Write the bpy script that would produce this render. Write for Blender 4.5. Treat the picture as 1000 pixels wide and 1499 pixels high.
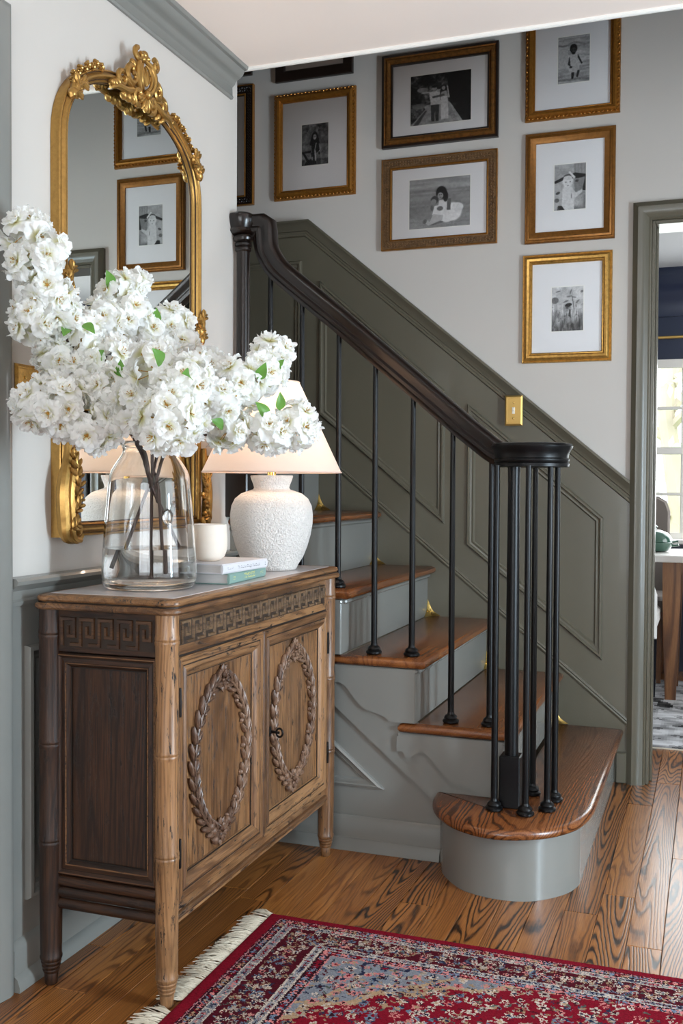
import bpy, bmesh, math, random
import numpy as np
from mathutils import Vector, Matrix
for o in list(bpy.data.objects): bpy.data.objects.remove(o)
SC = bpy.context.scene
COL = SC.collection
rnd = random.Random(7)

# ------------------------------------------------------------------ camera
cam_d = bpy.data.cameras.new('camera'); cam = bpy.data.objects.new('camera', cam_d); COL.objects.link(cam)
cam_d.sensor_fit = 'VERTICAL'; cam_d.sensor_height = 36.0
cam_d.lens = 36.0 * 1508.736 / 1499.0
cam_d.clip_start = 0.02; cam_d.clip_end = 200
_F = Vector((-0.33857576, 0.94059027, -0.02562022)); _R = Vector((0.94083762, 0.33881366, 0.00546525)); _U = Vector((-0.01382105, 0.02225407, 0.99965681))
m = Matrix.Identity(4)
for i in range(3):
    m[i][0] = _R[i]; m[i][1] = _U[i]; m[i][2] = -_F[i]
m[0][3], m[1][3], m[2][3] = 1.426087, -0.0117331, 1.10045837
cam.matrix_world = m
SC.camera = cam

# ------------------------------------------------------------------ world, lights, exposure
W = bpy.data.worlds.new('world'); SC.world = W; W.use_nodes = True
nt = W.node_tree; nt.nodes.clear()
wo = nt.nodes.new('ShaderNodeOutputWorld'); bg = nt.nodes.new('ShaderNodeBackground')
bg.inputs[0].default_value = (0.86, 0.93, 1.0, 1); bg.inputs[1].default_value = 4.5
nt.links.new(bg.outputs[0], wo.inputs[0])
def area_light(name, loc, target, sx, sy, power, col):
    l = bpy.data.lights.new(name, 'AREA'); l.shape = 'RECTANGLE'; l.size = sx; l.size_y = sy; l.energy = power; l.color = col
    o = bpy.data.objects.new(name, l); COL.objects.link(o); o.location = loc
    d = Vector(target) - Vector(loc); o.rotation_euler = d.to_track_quat('-Z', 'Y').to_euler()
    return o
# daylight at the windows and front door, then an added dining room fill
area_light('daylight_right_window', (3.36, 2.10, 1.15), (0.0, 2.10, 1.10), 1.5, 1.6, 12, (0.84, 0.93, 1.0))
area_light('daylight_sidelight', (3.35, 1.72, 0.95), (0.0, 1.80, 0.55), 0.22, 1.3, 84, (0.66, 0.85, 1.0))
area_light('daylight_front_door', (1.55, -1.66, 1.25), (1.35, 3.0, 1.1), 1.9, 1.9, 36, (0.94, 0.97, 1.0))
area_light('daylight_dining_window', (1.55, 6.36, 1.32), (1.5, 2.0, 0.9), 1.15, 1.0, 22, (0.92, 0.97, 1.0))
area_light('fill_dining_side', (3.36, 5.2, 1.5), (0.4, 5.2, 1.5), 1.4, 1.4, 40, (0.95, 0.98, 1.0))  # unseen fill added to brighten the dining room; no window in this wall
SC.view_settings.view_transform = 'Standard'; SC.view_settings.look = 'None'
SC.view_settings.exposure = -0.02; SC.view_settings.gamma = 1.0; SC.view_settings.use_curve_mapping = False

SC.cycles.max_bounces = 16; SC.cycles.diffuse_bounces = 8; SC.cycles.glossy_bounces = 6; SC.cycles.transmission_bounces = 14; SC.cycles.transparent_max_bounces = 16

# ------------------------------------------------------------------ materials
def lin(c):
    return tuple(((x / 255) / 12.92 if x / 255 <= 0.04045 else ((x / 255 + 0.055) / 1.055) ** 2.4) for x in c)
class NT:
    def __init__(s, name):
        s.m = bpy.data.materials.new(name); s.m.use_nodes = True; s.t = s.m.node_tree
        s.b = s.t.nodes['Principled BSDF']; s.o = s.t.nodes['Material Output']
    def n(s, typ, **kw):
        x = s.t.nodes.new('ShaderNode' + typ)
        for k, v in kw.items():
            if k in x.inputs: x.inputs[k].default_value = v
            else: setattr(x, k, v)
        return x
    def l(s, a, b): s.t.links.new(a, b)
    def math(s, op, a, b=None):
        x = s.n('Math', operation=op)
        for i, q in enumerate((a, b)):
            if q is None: continue
            if isinstance(q, (int, float)): x.inputs[i].default_value = q
            else: s.l(q, x.inputs[i])
        return x.outputs[0]
    def ramp(s, fac, stops):
        r = s.n('ValToRGB'); e = r.color_ramp.elements
        while len(e) < len(stops): e.new(0.5)
        for el, (p, c) in zip(e, stops):
            el.position = p; el.color = (*c, 1)
        s.l(fac, r.inputs[0]); return r.outputs[0]
    def mix(s, fac, a, b, mode='MIX'):
        x = s.n('Mix', data_type='RGBA', blend_type=mode)
        for i, q in ((0, fac), (6, a), (7, b)):
            if isinstance(q, (int, float)): x.inputs[i].default_value = q
            elif isinstance(q, tuple): x.inputs[i].default_value = (*q, 1)
            else: s.l(q, x.inputs[i])
        return x.outputs[2]
    def coords(s, scale=(1, 1, 1), rand=False):
        tc = s.n('TexCoord'); v = tc.outputs['Object']
        if rand:
            oi = s.n('ObjectInfo'); mu = s.n('VectorMath', operation='SCALE'); mu.inputs[0].default_value = (13.1, 7.7, 9.3)
            s.l(oi.outputs['Random'], mu.inputs['Scale']); ad = s.n('VectorMath', operation='ADD')
            s.l(v, ad.inputs[0]); s.l(mu.outputs[0], ad.inputs[1]); v = ad.outputs[0]
        mp = s.n('Mapping'); mp.inputs['Scale'].default_value = scale; s.l(v, mp.inputs[0]); return mp.outputs[0]
    def noise(s, vec, scale, detail=2.0, rough=0.5, dist=0.0):
        x = s.n('TexNoise'); x.inputs['Scale'].default_value = scale; x.inputs['Detail'].default_value = detail
        x.inputs['Roughness'].default_value = rough; x.inputs['Distortion'].default_value = dist
        s.l(vec, x.inputs['Vector']); return x.outputs[0]
    def bump(s, h, strength=0.3, dist=0.002):
        x = s.n('Bump'); x.inputs['Strength'].default_value = strength; x.inputs['Distance'].default_value = dist
        s.l(h, x.inputs['Height']); s.l(x.outputs[0], s.b.inputs['Normal']); return x
    def set(s, **kw):
        for k, v in kw.items():
            k = k.replace('_', ' ')
            s.b.inputs[k].default_value = (*v, 1) if isinstance(v, tuple) and len(v) == 3 else v
def paint(name, rgb, rough=0.5, metal=0.0, bscale=60, bstr=0.12, var=0.06, coat=0.0, stretch=(1, 1, 1), bdist=0.002):
    t = NT(name); c = lin(rgb); v = t.coords(stretch)
    n = t.noise(v, 3.0, 4)
    t.l(t.ramp(n, [(0.3, tuple(x * (1 - var) for x in c)), (0.7, tuple(min(1, x * (1 + var)) for x in c))]), t.b.inputs['Base Color'])
    t.set(Roughness=rough, Metallic=metal, Coat_Weight=coat)
    if bstr: t.bump(t.noise(v, bscale, 4, 0.6), bstr, bdist)
    return t.m
def wood(name, dark, mid, light, axis='z', freq=9.0, lines=26.0, rough=0.35, coat=0.25, distress=0.0, bump=0.25, rand=True, tone=0.0, contrast=1.0, sharp=3.0, blot=0.9):
    t = NT(name); dark, mid, light = lin(dark), lin(mid), lin(light)
    def st(q): return {'x': (q, 1, 1), 'y': (1, q, 1), 'z': (1, 1, q)}[axis]
    v = t.coords(st(0.075), rand)
    base = t.noise(v, freq, 1.5, 0.4)
    wob = t.math('MULTIPLY', t.noise(t.coords(st(0.3), rand), 60.0, 2.0), 0.012)
    ring = t.math('SINE', t.math('MULTIPLY', t.math('ADD', base, wob), lines * 6.283))
    ring = t.math('POWER', t.math('ADD', t.math('MULTIPLY', ring, 0.5), 0.5), sharp)
    pores = t.noise(t.coords(st(0.025), rand), 420.0, 2.0, 0.7)
    broad = t.noise(v, 3.2, 4.0, 0.55)
    fade = t.ramp(t.noise(v, 5.0, 2.0), [(0.32, (0.25, 0.25, 0.25)), (0.6, (1, 1, 1))])
    mixv = t.math('ADD', t.math('MULTIPLY', t.math('MULTIPLY', ring, fade), 0.62 * contrast), t.math('MULTIPLY', t.math('SUBTRACT', pores, 0.5), 0.75))
    mixv = t.math('ADD', mixv, t.math('MULTIPLY', t.math('SUBTRACT', broad, 0.5), blot))
    if tone:
        oi = t.n('ObjectInfo'); mixv = t.math('ADD', mixv, t.math('MULTIPLY', t.math('SUBTRACT', oi.outputs['Random'], 0.5), tone))
    mixv = t.math('ADD', mixv, 0.22)
    col = t.ramp(mixv, [(0.02, light), (0.36, mid), (0.92, dark)])
    h = t.math('SUBTRACT', 1.0, mixv)
    if distress:
        sp = t.noise(t.coords(st(0.2), rand), 85.0, 6.0, 0.75)
        f = t.ramp(sp, [(0.57, (0, 0, 0)), (0.63, (1, 1, 1))])
        col = t.mix(t.math('MULTIPLY', f, distress), col, tuple(x * 0.10 for x in dark))
        h = t.math('SUBTRACT', h, t.math('MULTIPLY', f, 1.2))
        stn = t.ramp(t.noise(t.coords(st(0.35), rand), 9.0, 6.0, 0.7), [(0.50, (0, 0, 0)), (0.72, (1, 1, 1))])
        col = t.mix(t.math('MULTIPLY', stn, 0.55 * distress), col, dark)
        rub = t.ramp(t.noise(t.coords(st(0.5), rand), 14.0, 5.0, 0.7), [(0.58, (0, 0, 0)), (0.74, (1, 1, 1))])
        col = t.mix(t.math('MULTIPLY', rub, 0.30), col, tuple(min(1, x * 1.25) for x in light))
    t.l(col, t.b.inputs['Base Color']); t.set(Roughness=rough, Coat_Weight=coat, Coat_Roughness=0.25)
    if bump: t.bump(h, bump, 0.0012)
    return t.m
def gilt(name, bright, dark, rough=0.35, patina=0.5, bscale=90, bstr=0.25, metal=0.85):
    t = NT(name); v = t.coords()
    n = t.noise(v, 75.0, 6.0, 0.72); n2 = t.noise(v, 160.0, 3.0, 0.6)
    f = t.ramp(n, [(0.42, lin(bright)), (0.75, tuple(x * patina + y * (1 - patina) for x, y in zip(lin(dark), lin(bright))))])
    col = t.mix(t.ramp(n2, [(0.6, (0, 0, 0)), (0.78, (0.5 * patina, 0.5 * patina, 0.5 * patina))]), f, lin(dark))
    t.l(col, t.b.inputs['Base Color']); t.set(Metallic=metal, Roughness=rough)
    t.bump(t.noise(v, bscale, 4.0, 0.6), bstr, 0.0015)
    return t.m
def glaze_mat(name, tint=(1, 1, 1), ior=1.45):                     # flat panes: clear with Fresnel reflection
    t = NT(name); t.t.nodes.remove(t.b)
    tr = t.n('BsdfTransparent'); tr.inputs[0].default_value = (*tint, 1); gl = t.n('BsdfGlossy'); gl.inputs['Roughness'].default_value = 0.02
    fr = t.n('Fresnel'); fr.inputs[0].default_value = ior; mx = t.n('MixShader')
    t.l(fr.outputs[0], mx.inputs[0]); t.l(tr.outputs[0], mx.inputs[1]); t.l(gl.outputs[0], mx.inputs[2]); t.l(mx.outputs[0], t.o.inputs[0])
    return t.m
def glass_mat(name, col=(1, 1, 1), rough=0.0, ior=1.45):
    t = NT(name); t.set(Base_Color=col, Roughness=rough, IOR=ior, Transmission_Weight=1.0); return t.m
def translucent(name, rgb, amount=0.4, rough=0.8, bscale=400, bstr=0.2, trans=None, var=0.04, weave=None):
    t = NT(name); v = t.coords(weave or (1, 1, 1)); c = lin(rgb)
    col = t.ramp(t.noise(v, 40.0, 3.0), [(0.3, tuple(x * (1 - var) for x in c)), (0.7, c)])
    t.l(col, t.b.inputs['Base Color']); t.set(Roughness=rough)
    tl = t.n('BsdfTranslucent'); tl.inputs[0].default_value = (*(lin(trans) if trans else c), 1)
    mx = t.n('MixShader'); mx.inputs[0].default_value = amount
    t.l(t.b.outputs[0], mx.inputs[1]); t.l(tl.outputs[0], mx.inputs[2]); t.l(mx.outputs[0], t.o.inputs[0])
    if bstr: t.bump(t.noise(v, bscale, 2.0), bstr, 0.0008)
    return t.m
def attr_mat(name, rough=0.6, bstr=0.0, bscale=600, spec=0.5, bdist=0.001):
    t = NT(name); a = t.n('Attribute'); a.attribute_name = 'tint'; t.l(a.outputs['Color'], t.b.inputs['Base Color'])
    t.set(Roughness=rough, Specular_IOR_Level=spec)
    if bstr: t.bump(t.noise(t.coords(), bscale, 3.0), bstr, bdist)
    return t.m

M = {}
M['wall'] = paint('warm_white_wall_paint', (193, 187, 180), 0.6, bscale=220, bstr=0.06, var=0.015)
M['ceil'] = paint('ceiling_paint', (250, 236, 226), 0.7, bscale=200, bstr=0.05, var=0.01)
M['white'] = paint('white_trim_paint', (232, 230, 224), 0.45, var=0.01)
M['trim'] = paint('grey_gloss_paint_lit', (123, 123, 118), 0.26, bscale=26, bstr=0.08, var=0.03, coat=0.2)  # same grey paint as the back wall panelling, lightened where daylight falls
M['wain'] = paint('grey_gloss_paint_shaded', (92, 87, 73), 0.33, bscale=120, bstr=0.13, var=0.03, coat=0.08)  # same grey paint again, with the dimness of the back wall in its colour
M['navy'] = paint('navy_lacquer', (24, 38, 66), 0.3, bscale=30, bstr=0.05, var=0.05)
M['navyceil'] = paint('white_gloss_ceiling', (225, 226, 226), 0.18, bscale=30, bstr=0.04, var=0.02)
M['gap'] = paint('dark_board_gap', (30, 18, 10), 0.8, bstr=0)
M['oak'] = wood('oak_floorboard', (34, 17, 7), (136, 82, 37), (176, 116, 58), 'y', 8.0, 46.0, 0.30, 0.2, bump=0.2, tone=0.16, contrast=1.35, sharp=3.0)
M['oak_y'] = wood('oak_tread', (26, 12, 5), (98, 54, 26), (138, 84, 44), 'y', 6.0, 52.0, 0.26, 0.2, bump=0.2, tone=0.1, contrast=1.0, sharp=4.0)
M['oak_s'] = wood('oak_step', (30, 14, 6), (100, 56, 27), (136, 82, 42), 'y', 5.0, 26.0, 0.26, 0.2, bump=0.2, tone=0.15, contrast=0.4)
CW = ((22, 13, 8), (102, 69, 43), (156, 114, 75))
M['cab_z'] = wood('distressed_oak_upright', *CW, 'z', 11, 20, 0.36, 0.15, 1.0, 0.5, contrast=0.38, blot=1.4)
M['cab_y'] = wood('distressed_oak_rail', *CW, 'y', 11, 20, 0.36, 0.15, 1.0, 0.5, contrast=0.38, blot=1.4)
M['cab_x'] = wood('distressed_oak_end_rail', *CW, 'x', 11, 20, 0.36, 0.15, 1.0, 0.5, contrast=0.38, blot=1.4)
CD = ((9, 5, 3), (38, 21, 11), (80, 48, 26))  # sideboard end and back: dark stain, with their shade put into it
M['side_z'] = wood('shaded_stained_oak_upright', *CD, 'z', 11, 20, 0.5, 0.0, 0.7, 0.4, contrast=0.4)
M['side_x'] = wood('shaded_stained_oak_rail', *CD, 'x', 11, 20, 0.5, 0.0, 0.7, 0.4, contrast=0.4)
M['carve'] = wood('glazed_carving', (34, 22, 18), (100, 72, 54), (152, 120, 96), 'z', 14, 8, 0.45, 0.15, 0.4, 0.3, contrast=0.5)
M['darkbrown'] = paint('dark_cabinet_brown', (30, 19, 12), 0.6, bscale=120, bstr=0.2, var=0.25)  # dark brown for the door backs and thin strips in joints and grooves
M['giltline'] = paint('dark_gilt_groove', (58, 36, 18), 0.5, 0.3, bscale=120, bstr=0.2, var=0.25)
M['keyback'] = paint('dark_glaze_ground', (46, 33, 23), 0.55, bscale=120, bstr=0.3, var=0.3)
M['keybar'] = wood('glazed_fret', (26, 18, 12), (84, 62, 41), (124, 96, 68), 'y', 14, 8, 0.45, 0.1, 0.7, 0.3, contrast=0.5)
M['keybar_d'] = wood('shaded_glazed_fret', (14, 8, 5), (56, 34, 20), (104, 70, 42), 'x', 14, 8, 0.4, 0.15, 0.5, 0.3, contrast=0.5)  # darker copy of the front fret, shade of the end painted in
M['sheen'] = paint('pale_sheen_top', (196, 190, 190), 0.3, bscale=40, bstr=0.03, var=0.05)  # pale reflection on the polished wood top, put into a flat colour
M['rail'] = paint('ebonised_rail', (21, 11, 7), 0.28, bscale=40, bstr=0.03, var=0.2, coat=0.1)
M['black'] = paint('black_satin_paint', (7, 7, 8), 0.36, bscale=40, bstr=0.02, var=0.1, coat=0.0)
M['black'].node_tree.nodes['Principled BSDF'].inputs['Specular IOR Level'].default_value = 0.28
M['iron'] = paint('black_iron', (24, 20, 18), 0.45, 0.6, bstr=0.2)
M['brass'] = gilt('polished_brass', (214, 184, 110), (150, 116, 56), 0.22, 0.2, 300, 0.05, 1.0)
M['brassplate'] = gilt('brushed_brass', (204, 168, 98), (170, 132, 70), 0.4, 0.1, 300, 0.03, 0.75)
M['gold'] = gilt('antique_gilt', (176, 136, 74), (82, 56, 30), 0.34, 0.35, 120, 0.25, 0.8)
M['goldleaf'] = gilt('gold_leaf_frame', (206, 160, 84), (96, 62, 28), 0.36, 0.6, 60, 0.25, 0.75)
M['goldbrown'] = gilt('brown_gilt_frame', (142, 94, 40), (72, 42, 18), 0.38, 0.5, 80, 0.2, 0.6)
M['goldwarm'] = gilt('warm_gilt_frame', (170, 114, 46), (74, 42, 16), 0.34, 0.4, 80, 0.25, 0.7)
M['bronze'] = gilt('mottled_bronze_frame', (138, 92, 44), (46, 28, 16), 0.36, 0.8, 50, 0.3, 0.6)
M['carvedbrown'] = gilt('carved_brown_frame', (118, 86, 52), (52, 34, 20), 0.45, 0.9, 170, 1.0, 0.35)
M['blackframe'] = paint('espresso_frame', (30, 18, 12), 0.35, var=0.2, bscale=40)
M['mat'] = paint('white_mat_board', (228, 226, 226), 0.8, bscale=300, bstr=0.05, var=0.01)
M['pane'] = glaze_mat('picture_glass', ior=1.22)
M['winpane'] = glaze_mat('window_glass')
t = NT('silvered_glass'); t.set(Base_Color=(0.83, 0.86, 0.83), Metallic=1.0, Roughness=0.005); M['mirror'] = t.m
M['glass'] = glass_mat('clear_glass', (0.995, 1.0, 0.998))
M['water'] = glass_mat('water', (0.99, 1.0, 1.0), 0, 1.33)
M['frost'] = translucent('frosted_glass', (253, 249, 243), 0.6, 0.5, bstr=0.0)
M['wax'] = translucent('ivory_wax', (250, 240, 226), 0.5, 0.5, bstr=0.0)
M['shade'] = translucent('linen_shade', (240, 226, 218), 0.45, 0.9, 700, 0.4, (244, 222, 204), 0.03, (1, 1, 3))
t = NT('white_silk_petal'); at_ = t.n('Attribute'); at_.attribute_name = 'tint'; t.l(at_.outputs['Color'], t.b.inputs['Base Color']); t.set(Roughness=0.7, Specular_IOR_Level=0.25)
tl_ = t.n('BsdfTranslucent'); t.l(at_.outputs['Color'], tl_.inputs[0]); mx_ = t.n('MixShader'); mx_.inputs[0].default_value = 0.5
t.l(t.b.outputs[0], mx_.inputs[1]); t.l(tl_.outputs[0], mx_.inputs[2]); t.l(mx_.outputs[0], t.o.inputs[0]); t.bump(t.noise(t.coords(), 160, 2), 0.2, 0.0008); M['petal'] = t.m
M['petalc'] = paint('blossom_heart', (206, 196, 104), 0.7, bstr=0)
M['stamen'] = paint('ochre_stamen', (176, 128, 44), 0.6, bstr=0)
M['leaf'] = translucent('leaf_green', (98, 146, 66), 0.3, 0.45, 90, 0.3, (130, 190, 60), 0.15)
M['twig'] = paint('brown_twig', (66, 42, 32), 0.7, bscale=160, bstr=0.6, var=0.3)
t = NT('white_textured_ceramic'); t.set(Base_Color=lin((232, 226, 220)), Roughness=0.75)
v = t.coords(); a = t.noise(v, 150.0, 4.0, 0.6, 0.3); b2 = t.noise(v, 300, 3)
t.bump(t.math('ADD', t.math('POWER', a, 2.0), t.math('MULTIPLY', b2, 0.15)), 1.0, 0.010); M['ceramic'] = t.m
M['bulb'] = NT('lit_bulb').m
bb = M['bulb'].node_tree.nodes['Principled BSDF']; bb.inputs['Emission Color'].default_value = (1, 0.78, 0.52, 1); bb.inputs['Emission Strength'].default_value = 12
M['paper'] = paint('page_block', (196, 192, 188), 0.8, bscale=40, bstr=0.5, var=0.06, stretch=(1, 1, 30))
M['bookwhite'] = paint('pale_grey_cloth', (206, 204, 208), 0.6, bscale=500, bstr=0.15, var=0.01)
M['bookteal'] = paint('teal_cloth', (124, 152, 143), 0.6, bscale=500, bstr=0.15, var=0.02)
M['ink'] = paint('dark_ink', (70, 70, 76), 0.6, bstr=0)
M['foil'] = paint('gold_foil', (206, 200, 120), 0.4, bstr=0)
M['rug'] = attr_mat('wool_pile', 0.95, 0.6, 900, 0.1, 0.003)
M['fringe'] = paint('cotton_fringe', (214, 204, 184), 0.9, bscale=500, bstr=0.4, var=0.08)
M['photo'] = attr_mat('photo_print', 0.5)
M['dinerug'] = attr_mat('grey_rug', 0.95, 0.3, 400, 0.1)
M['tabletop'] = paint('pale_tabletop', (228, 224, 218), 0.3, bstr=0.0, var=0.02)
M['walnut'] = wood('table_walnut', (60, 34, 18), (120, 78, 46), (160, 112, 70), 'z', 9, 7, 0.4, 0.1)
M['fabricw'] = paint('white_upholstery', (222, 220, 216), 0.9, bscale=400, bstr=0.3)
M['fabricg'] = paint('grey_upholstery', (120, 112, 106), 0.9, bscale=400, bstr=0.3)
M['fabricn'] = paint('navy_upholstery', (26, 30, 42), 0.8, bscale=400, bstr=0.2)
M['ceramicg'] = paint('green_glazed_ceramic', (52, 88, 74), 0.2, bstr=0.05, coat=0.5)
M['bark'] = paint('tree_bark', (190, 178, 160), 0.9, bscale=30, bstr=0.6, var=0.2)
M['foliage'] = translucent('garden_leaf', (222, 228, 202), 0.4, 0.6, bstr=0)
M['lawn'] = paint('lawn_green', (160, 185, 120), 0.95, bscale=60, bstr=0.5, var=0.2)
M['plastic'] = paint('ivory_toggle', (226, 220, 204), 0.35, bstr=0)

# ------------------------------------------------------------------ mesh helpers
OFF = {}
class MB:
    def __init__(s): s.v = []; s.f = []
    def add(s, vs, fs):
        k = len(s.v); s.v += [tuple(x) for x in vs]; s.f += [tuple(i + k for i in f) for f in fs]; return s
    def box(s, x0, x1, y0, y1, z0, z1, b=0.0):
        if b <= 0:
            return s.add([(x, y, z) for x in (x0, x1) for y in (y0, y1) for z in (z0, z1)],
                         [(0, 1, 3, 2), (4, 6, 7, 5), (0, 4, 5, 1), (2, 3, 7, 6), (0, 2, 6, 4), (1, 5, 7, 3)])
        vs = []; X = (x0, x1); Y = (y0, y1); Z = (z0, z1); idx = {}
        for i in (0, 1):
            for j in (0, 1):
                for k in (0, 1):
                    c = (X[i], Y[j], Z[k]); d = ((1, -1)[i] * b, (1, -1)[j] * b, (1, -1)[k] * b)
                    for a in range(3):
                        p = [c[q] + (0 if q == a else d[q]) for q in range(3)]
                        idx[(i, j, k, a)] = len(vs); vs.append(p)
        fs = []
        for a in range(3):
            o1, o2 = [q for q in range(3) if q != a]
            for sgn in (0, 1):
                q = []
                for (u, w) in ((0, 0), (1, 0), (1, 1), (0, 1)):
                    t = [0, 0, 0]; t[a] = sgn; t[o1] = u; t[o2] = w; q.append(idx[(*t, a)])
                fs.append(tuple(q))
            for (u, w) in ((0, 0), (1, 0), (1, 1), (0, 1)):       # edges along axis a
                q = []
                for sgn in (0, 1):
                    t = [0, 0, 0]; t[a] = sgn; t[o1] = u; t[o2] = w
                    q.append((idx[(*t, o1)], idx[(*t, o2)]))
                fs.append((q[0][0], q[0][1], q[1][1], q[1][0]))
        for i in (0, 1):
            for j in (0, 1):
                for k in (0, 1): fs.append(tuple(idx[(i, j, k, a)] for a in range(3)))
        return s.add(vs, fs)
    def lathe(s, prof, c=(0, 0, 0), n=24, fn=None):
        vs = []; fs = []
        for r, h in prof:
            for i in range(n):
                a = 2 * math.pi * i / n
                p = (r * math.cos(a), r * math.sin(a), h)
                if fn: p = fn(*p)
                vs.append((c[0] + p[0], c[1] + p[1], c[2] + p[2]))
        L = len(prof)
        for j in range(L - 1):
            for i in range(n):
                i2 = (i + 1) % n; fs.append((j * n + i, j * n + i2, (j + 1) * n + i2, (j + 1) * n + i))
        fs.append(tuple(range(n))[::-1]); fs.append(tuple((L - 1) * n + i for i in range(n)))
        return s.add(vs, fs)
    def tube(s, path, rad, n=8, sy=1.0):
        P = [Vector(p) for p in path]; L = len(P)
        R = rad if isinstance(rad, (list, tuple)) else [rad] * L
        T = [(P[min(i + 1, L - 1)] - P[max(i - 1, 0)]).normalized() for i in range(L)]
        up = Vector((0, 0, 1)) if abs(T[0].z) < 0.9 else Vector((1, 0, 0))
        N = (up - T[0] * up.dot(T[0])).normalized(); vs = []
        for i in range(L):
            N = (N - T[i] * N.dot(T[i])).normalized(); B = T[i].cross(N)
            for k in range(n):
                a = 2 * math.pi * k / n; vs.append(P[i] + N * (math.cos(a) * R[i]) + B * (math.sin(a) * R[i] * sy))
        fs = [(j * n + i, j * n + (i + 1) % n, (j + 1) * n + (i + 1) % n, (j + 1) * n + i) for j in range(L - 1) for i in range(n)]
        fs += [tuple(range(n))[::-1], tuple((L - 1) * n + i for i in range(n))]
        return s.add(vs, fs)
    def blob(s, c, ax, ay, az, seg=8, rings=5):
        c = Vector(c); ax, ay, az = Vector(ax), Vector(ay), Vector(az); vs = [c - az]; fs = []
        for j in range(1, rings):
            p = -math.pi / 2 + math.pi * j / rings
            for i in range(seg):
                a = 2 * math.pi * i / seg; vs.append(c + ax * (math.cos(p) * math.cos(a)) + ay * (math.cos(p) * math.sin(a)) + az * math.sin(p))
        vs.append(c + az); e = len(vs) - 1
        for i in range(seg):
            i2 = (i + 1) % seg; fs.append((0, 1 + i2, 1 + i)); fs.append((e, e - seg + i, e - seg + i2))
        for j in range(rings - 2):
            for i in range(seg):
                i2 = (i + 1) % seg; b = 1 + j * seg; fs.append((b + i, b + i2, b + seg + i2, b + seg + i))
        return s.add(vs, fs)
    def prism(s, poly, fn, h0, h1):
        n = len(poly); vs = [fn(a, b, h0) for a, b in poly] + [fn(a, b, h1) for a, b in poly]
        fs = [tuple(range(n))[::-1], tuple(range(n, 2 * n))] + [(i, (i + 1) % n, n + (i + 1) % n, n + i) for i in range(n)]
        return s.add(vs, fs)
    def loops(s, poly, prof, fn, cap=True):                      # stacked inset loops: prof = [(inset, h)]
        n = len(poly); vs = []; fs = []
        for d, h in prof: vs += [fn(a, b, h) for a, b in inset(poly, d)]
        for j in range(len(prof) - 1):
            for i in range(n):
                i2 = (i + 1) % n; fs.append((j * n + i, j * n + i2, (j + 1) * n + i2, (j + 1) * n + i))
        if cap: fs += [tuple(range(n))[::-1], tuple((len(prof) - 1) * n + i for i in range(n))]
        return s.add(vs, fs)
    def ring(s, poly, prof, fn):                                 # closed moulding: profile loop closed on itself
        n = len(poly); k = len(prof); vs = []; fs = []
        for d, h in prof: vs += [fn(a, b, h) for a, b in inset(poly, d)]
        for j in range(k):
            j2 = (j + 1) % k
            for i in range(n):
                i2 = (i + 1) % n; fs.append((j * n + i, j * n + i2, j2 * n + i2, j2 * n + i))
        return s.add(vs, fs)
    def sides(s, poly, prof, fn, which):                         # chosen straight runs of a mitred frame
        n = len(poly); k = len(prof)
        P = [inset(poly, d) for d, h in prof]
        for i in which:
            i2 = (i + 1) % n
            vs = [fn(*P[j][i], prof[j][1]) for j in range(k)] + [fn(*P[j][i2], prof[j][1]) for j in range(k)]
            s.add(vs, [(j, (j + 1) % k, k + (j + 1) % k, k + j) for j in range(k)] + [tuple(range(k)), tuple(range(k, 2 * k))])
        return s
    def run(s, path, prof, fn, normal_sign=1, plumb=False):                   # open moulding along a 2D path, profile (offset, h), mitred
        P = [Vector(p) for p in path]; L = len(P); k = len(prof); vs = []; fs = []
        for i in range(L):
            d0 = (P[i] - P[i - 1]).normalized() if i else (P[1] - P[0]).normalized()
            d1 = (P[i + 1] - P[i]).normalized() if i < L - 1 else d0
            n0 = Vector((-d0.y, d0.x)); n1 = Vector((-d1.y, d1.x)); b = (n0 + n1).normalized(); sc = 1 / max(0.3, b.dot(n0))
            if plumb and i in (0, L - 1): b = Vector((0, 1)); sc = 1 / max(0.2, b.dot(n0))
            for o, h in prof:
                q = P[i] + b * (o * sc * normal_sign); vs.append(fn(q.x, q.y, h))
        for i in range(L - 1):
            for j in range(k):
                j2 = (j + 1) % k; fs.append((i * k + j, i * k + j2, (i + 1) * k + j2, (i + 1) * k + j))
        fs += [tuple(range(k))[::-1], tuple((L - 1) * k + j for j in range(k))]
        return s.add(vs, fs)
    def mesh(s, name, mat, off=(0, 0, 0), smooth=35, recalc=True):
        me = bpy.data.meshes.new(name)
        me.from_pydata([(x - off[0], y - off[1], z - off[2]) for x, y, z in s.v], [], s.f)
        if recalc:
            bm = bmesh.new(); bm.from_mesh(me); bmesh.ops.recalc_face_normals(bm, faces=bm.faces[:]); bm.to_mesh(me); bm.free()
        me.materials.append(mat)
        if smooth:
            me.polygons.foreach_set('use_smooth', [True] * len(me.polygons)); me.set_sharp_from_angle(angle=math.radians(smooth))
        me.update(); return me
    def build(s, name, mat, parent=None, smooth=35, label=None, recalc=True):
        off = OFF.get(parent.name, (0, 0, 0)) if parent else (0, 0, 0)
        o = bpy.data.objects.new(name, s.mesh(name, mat, off, smooth, recalc)); COL.objects.link(o)
        if parent: o.parent = parent; OFF[o.name] = off
        if label: o['label'] = label
        return o
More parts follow.
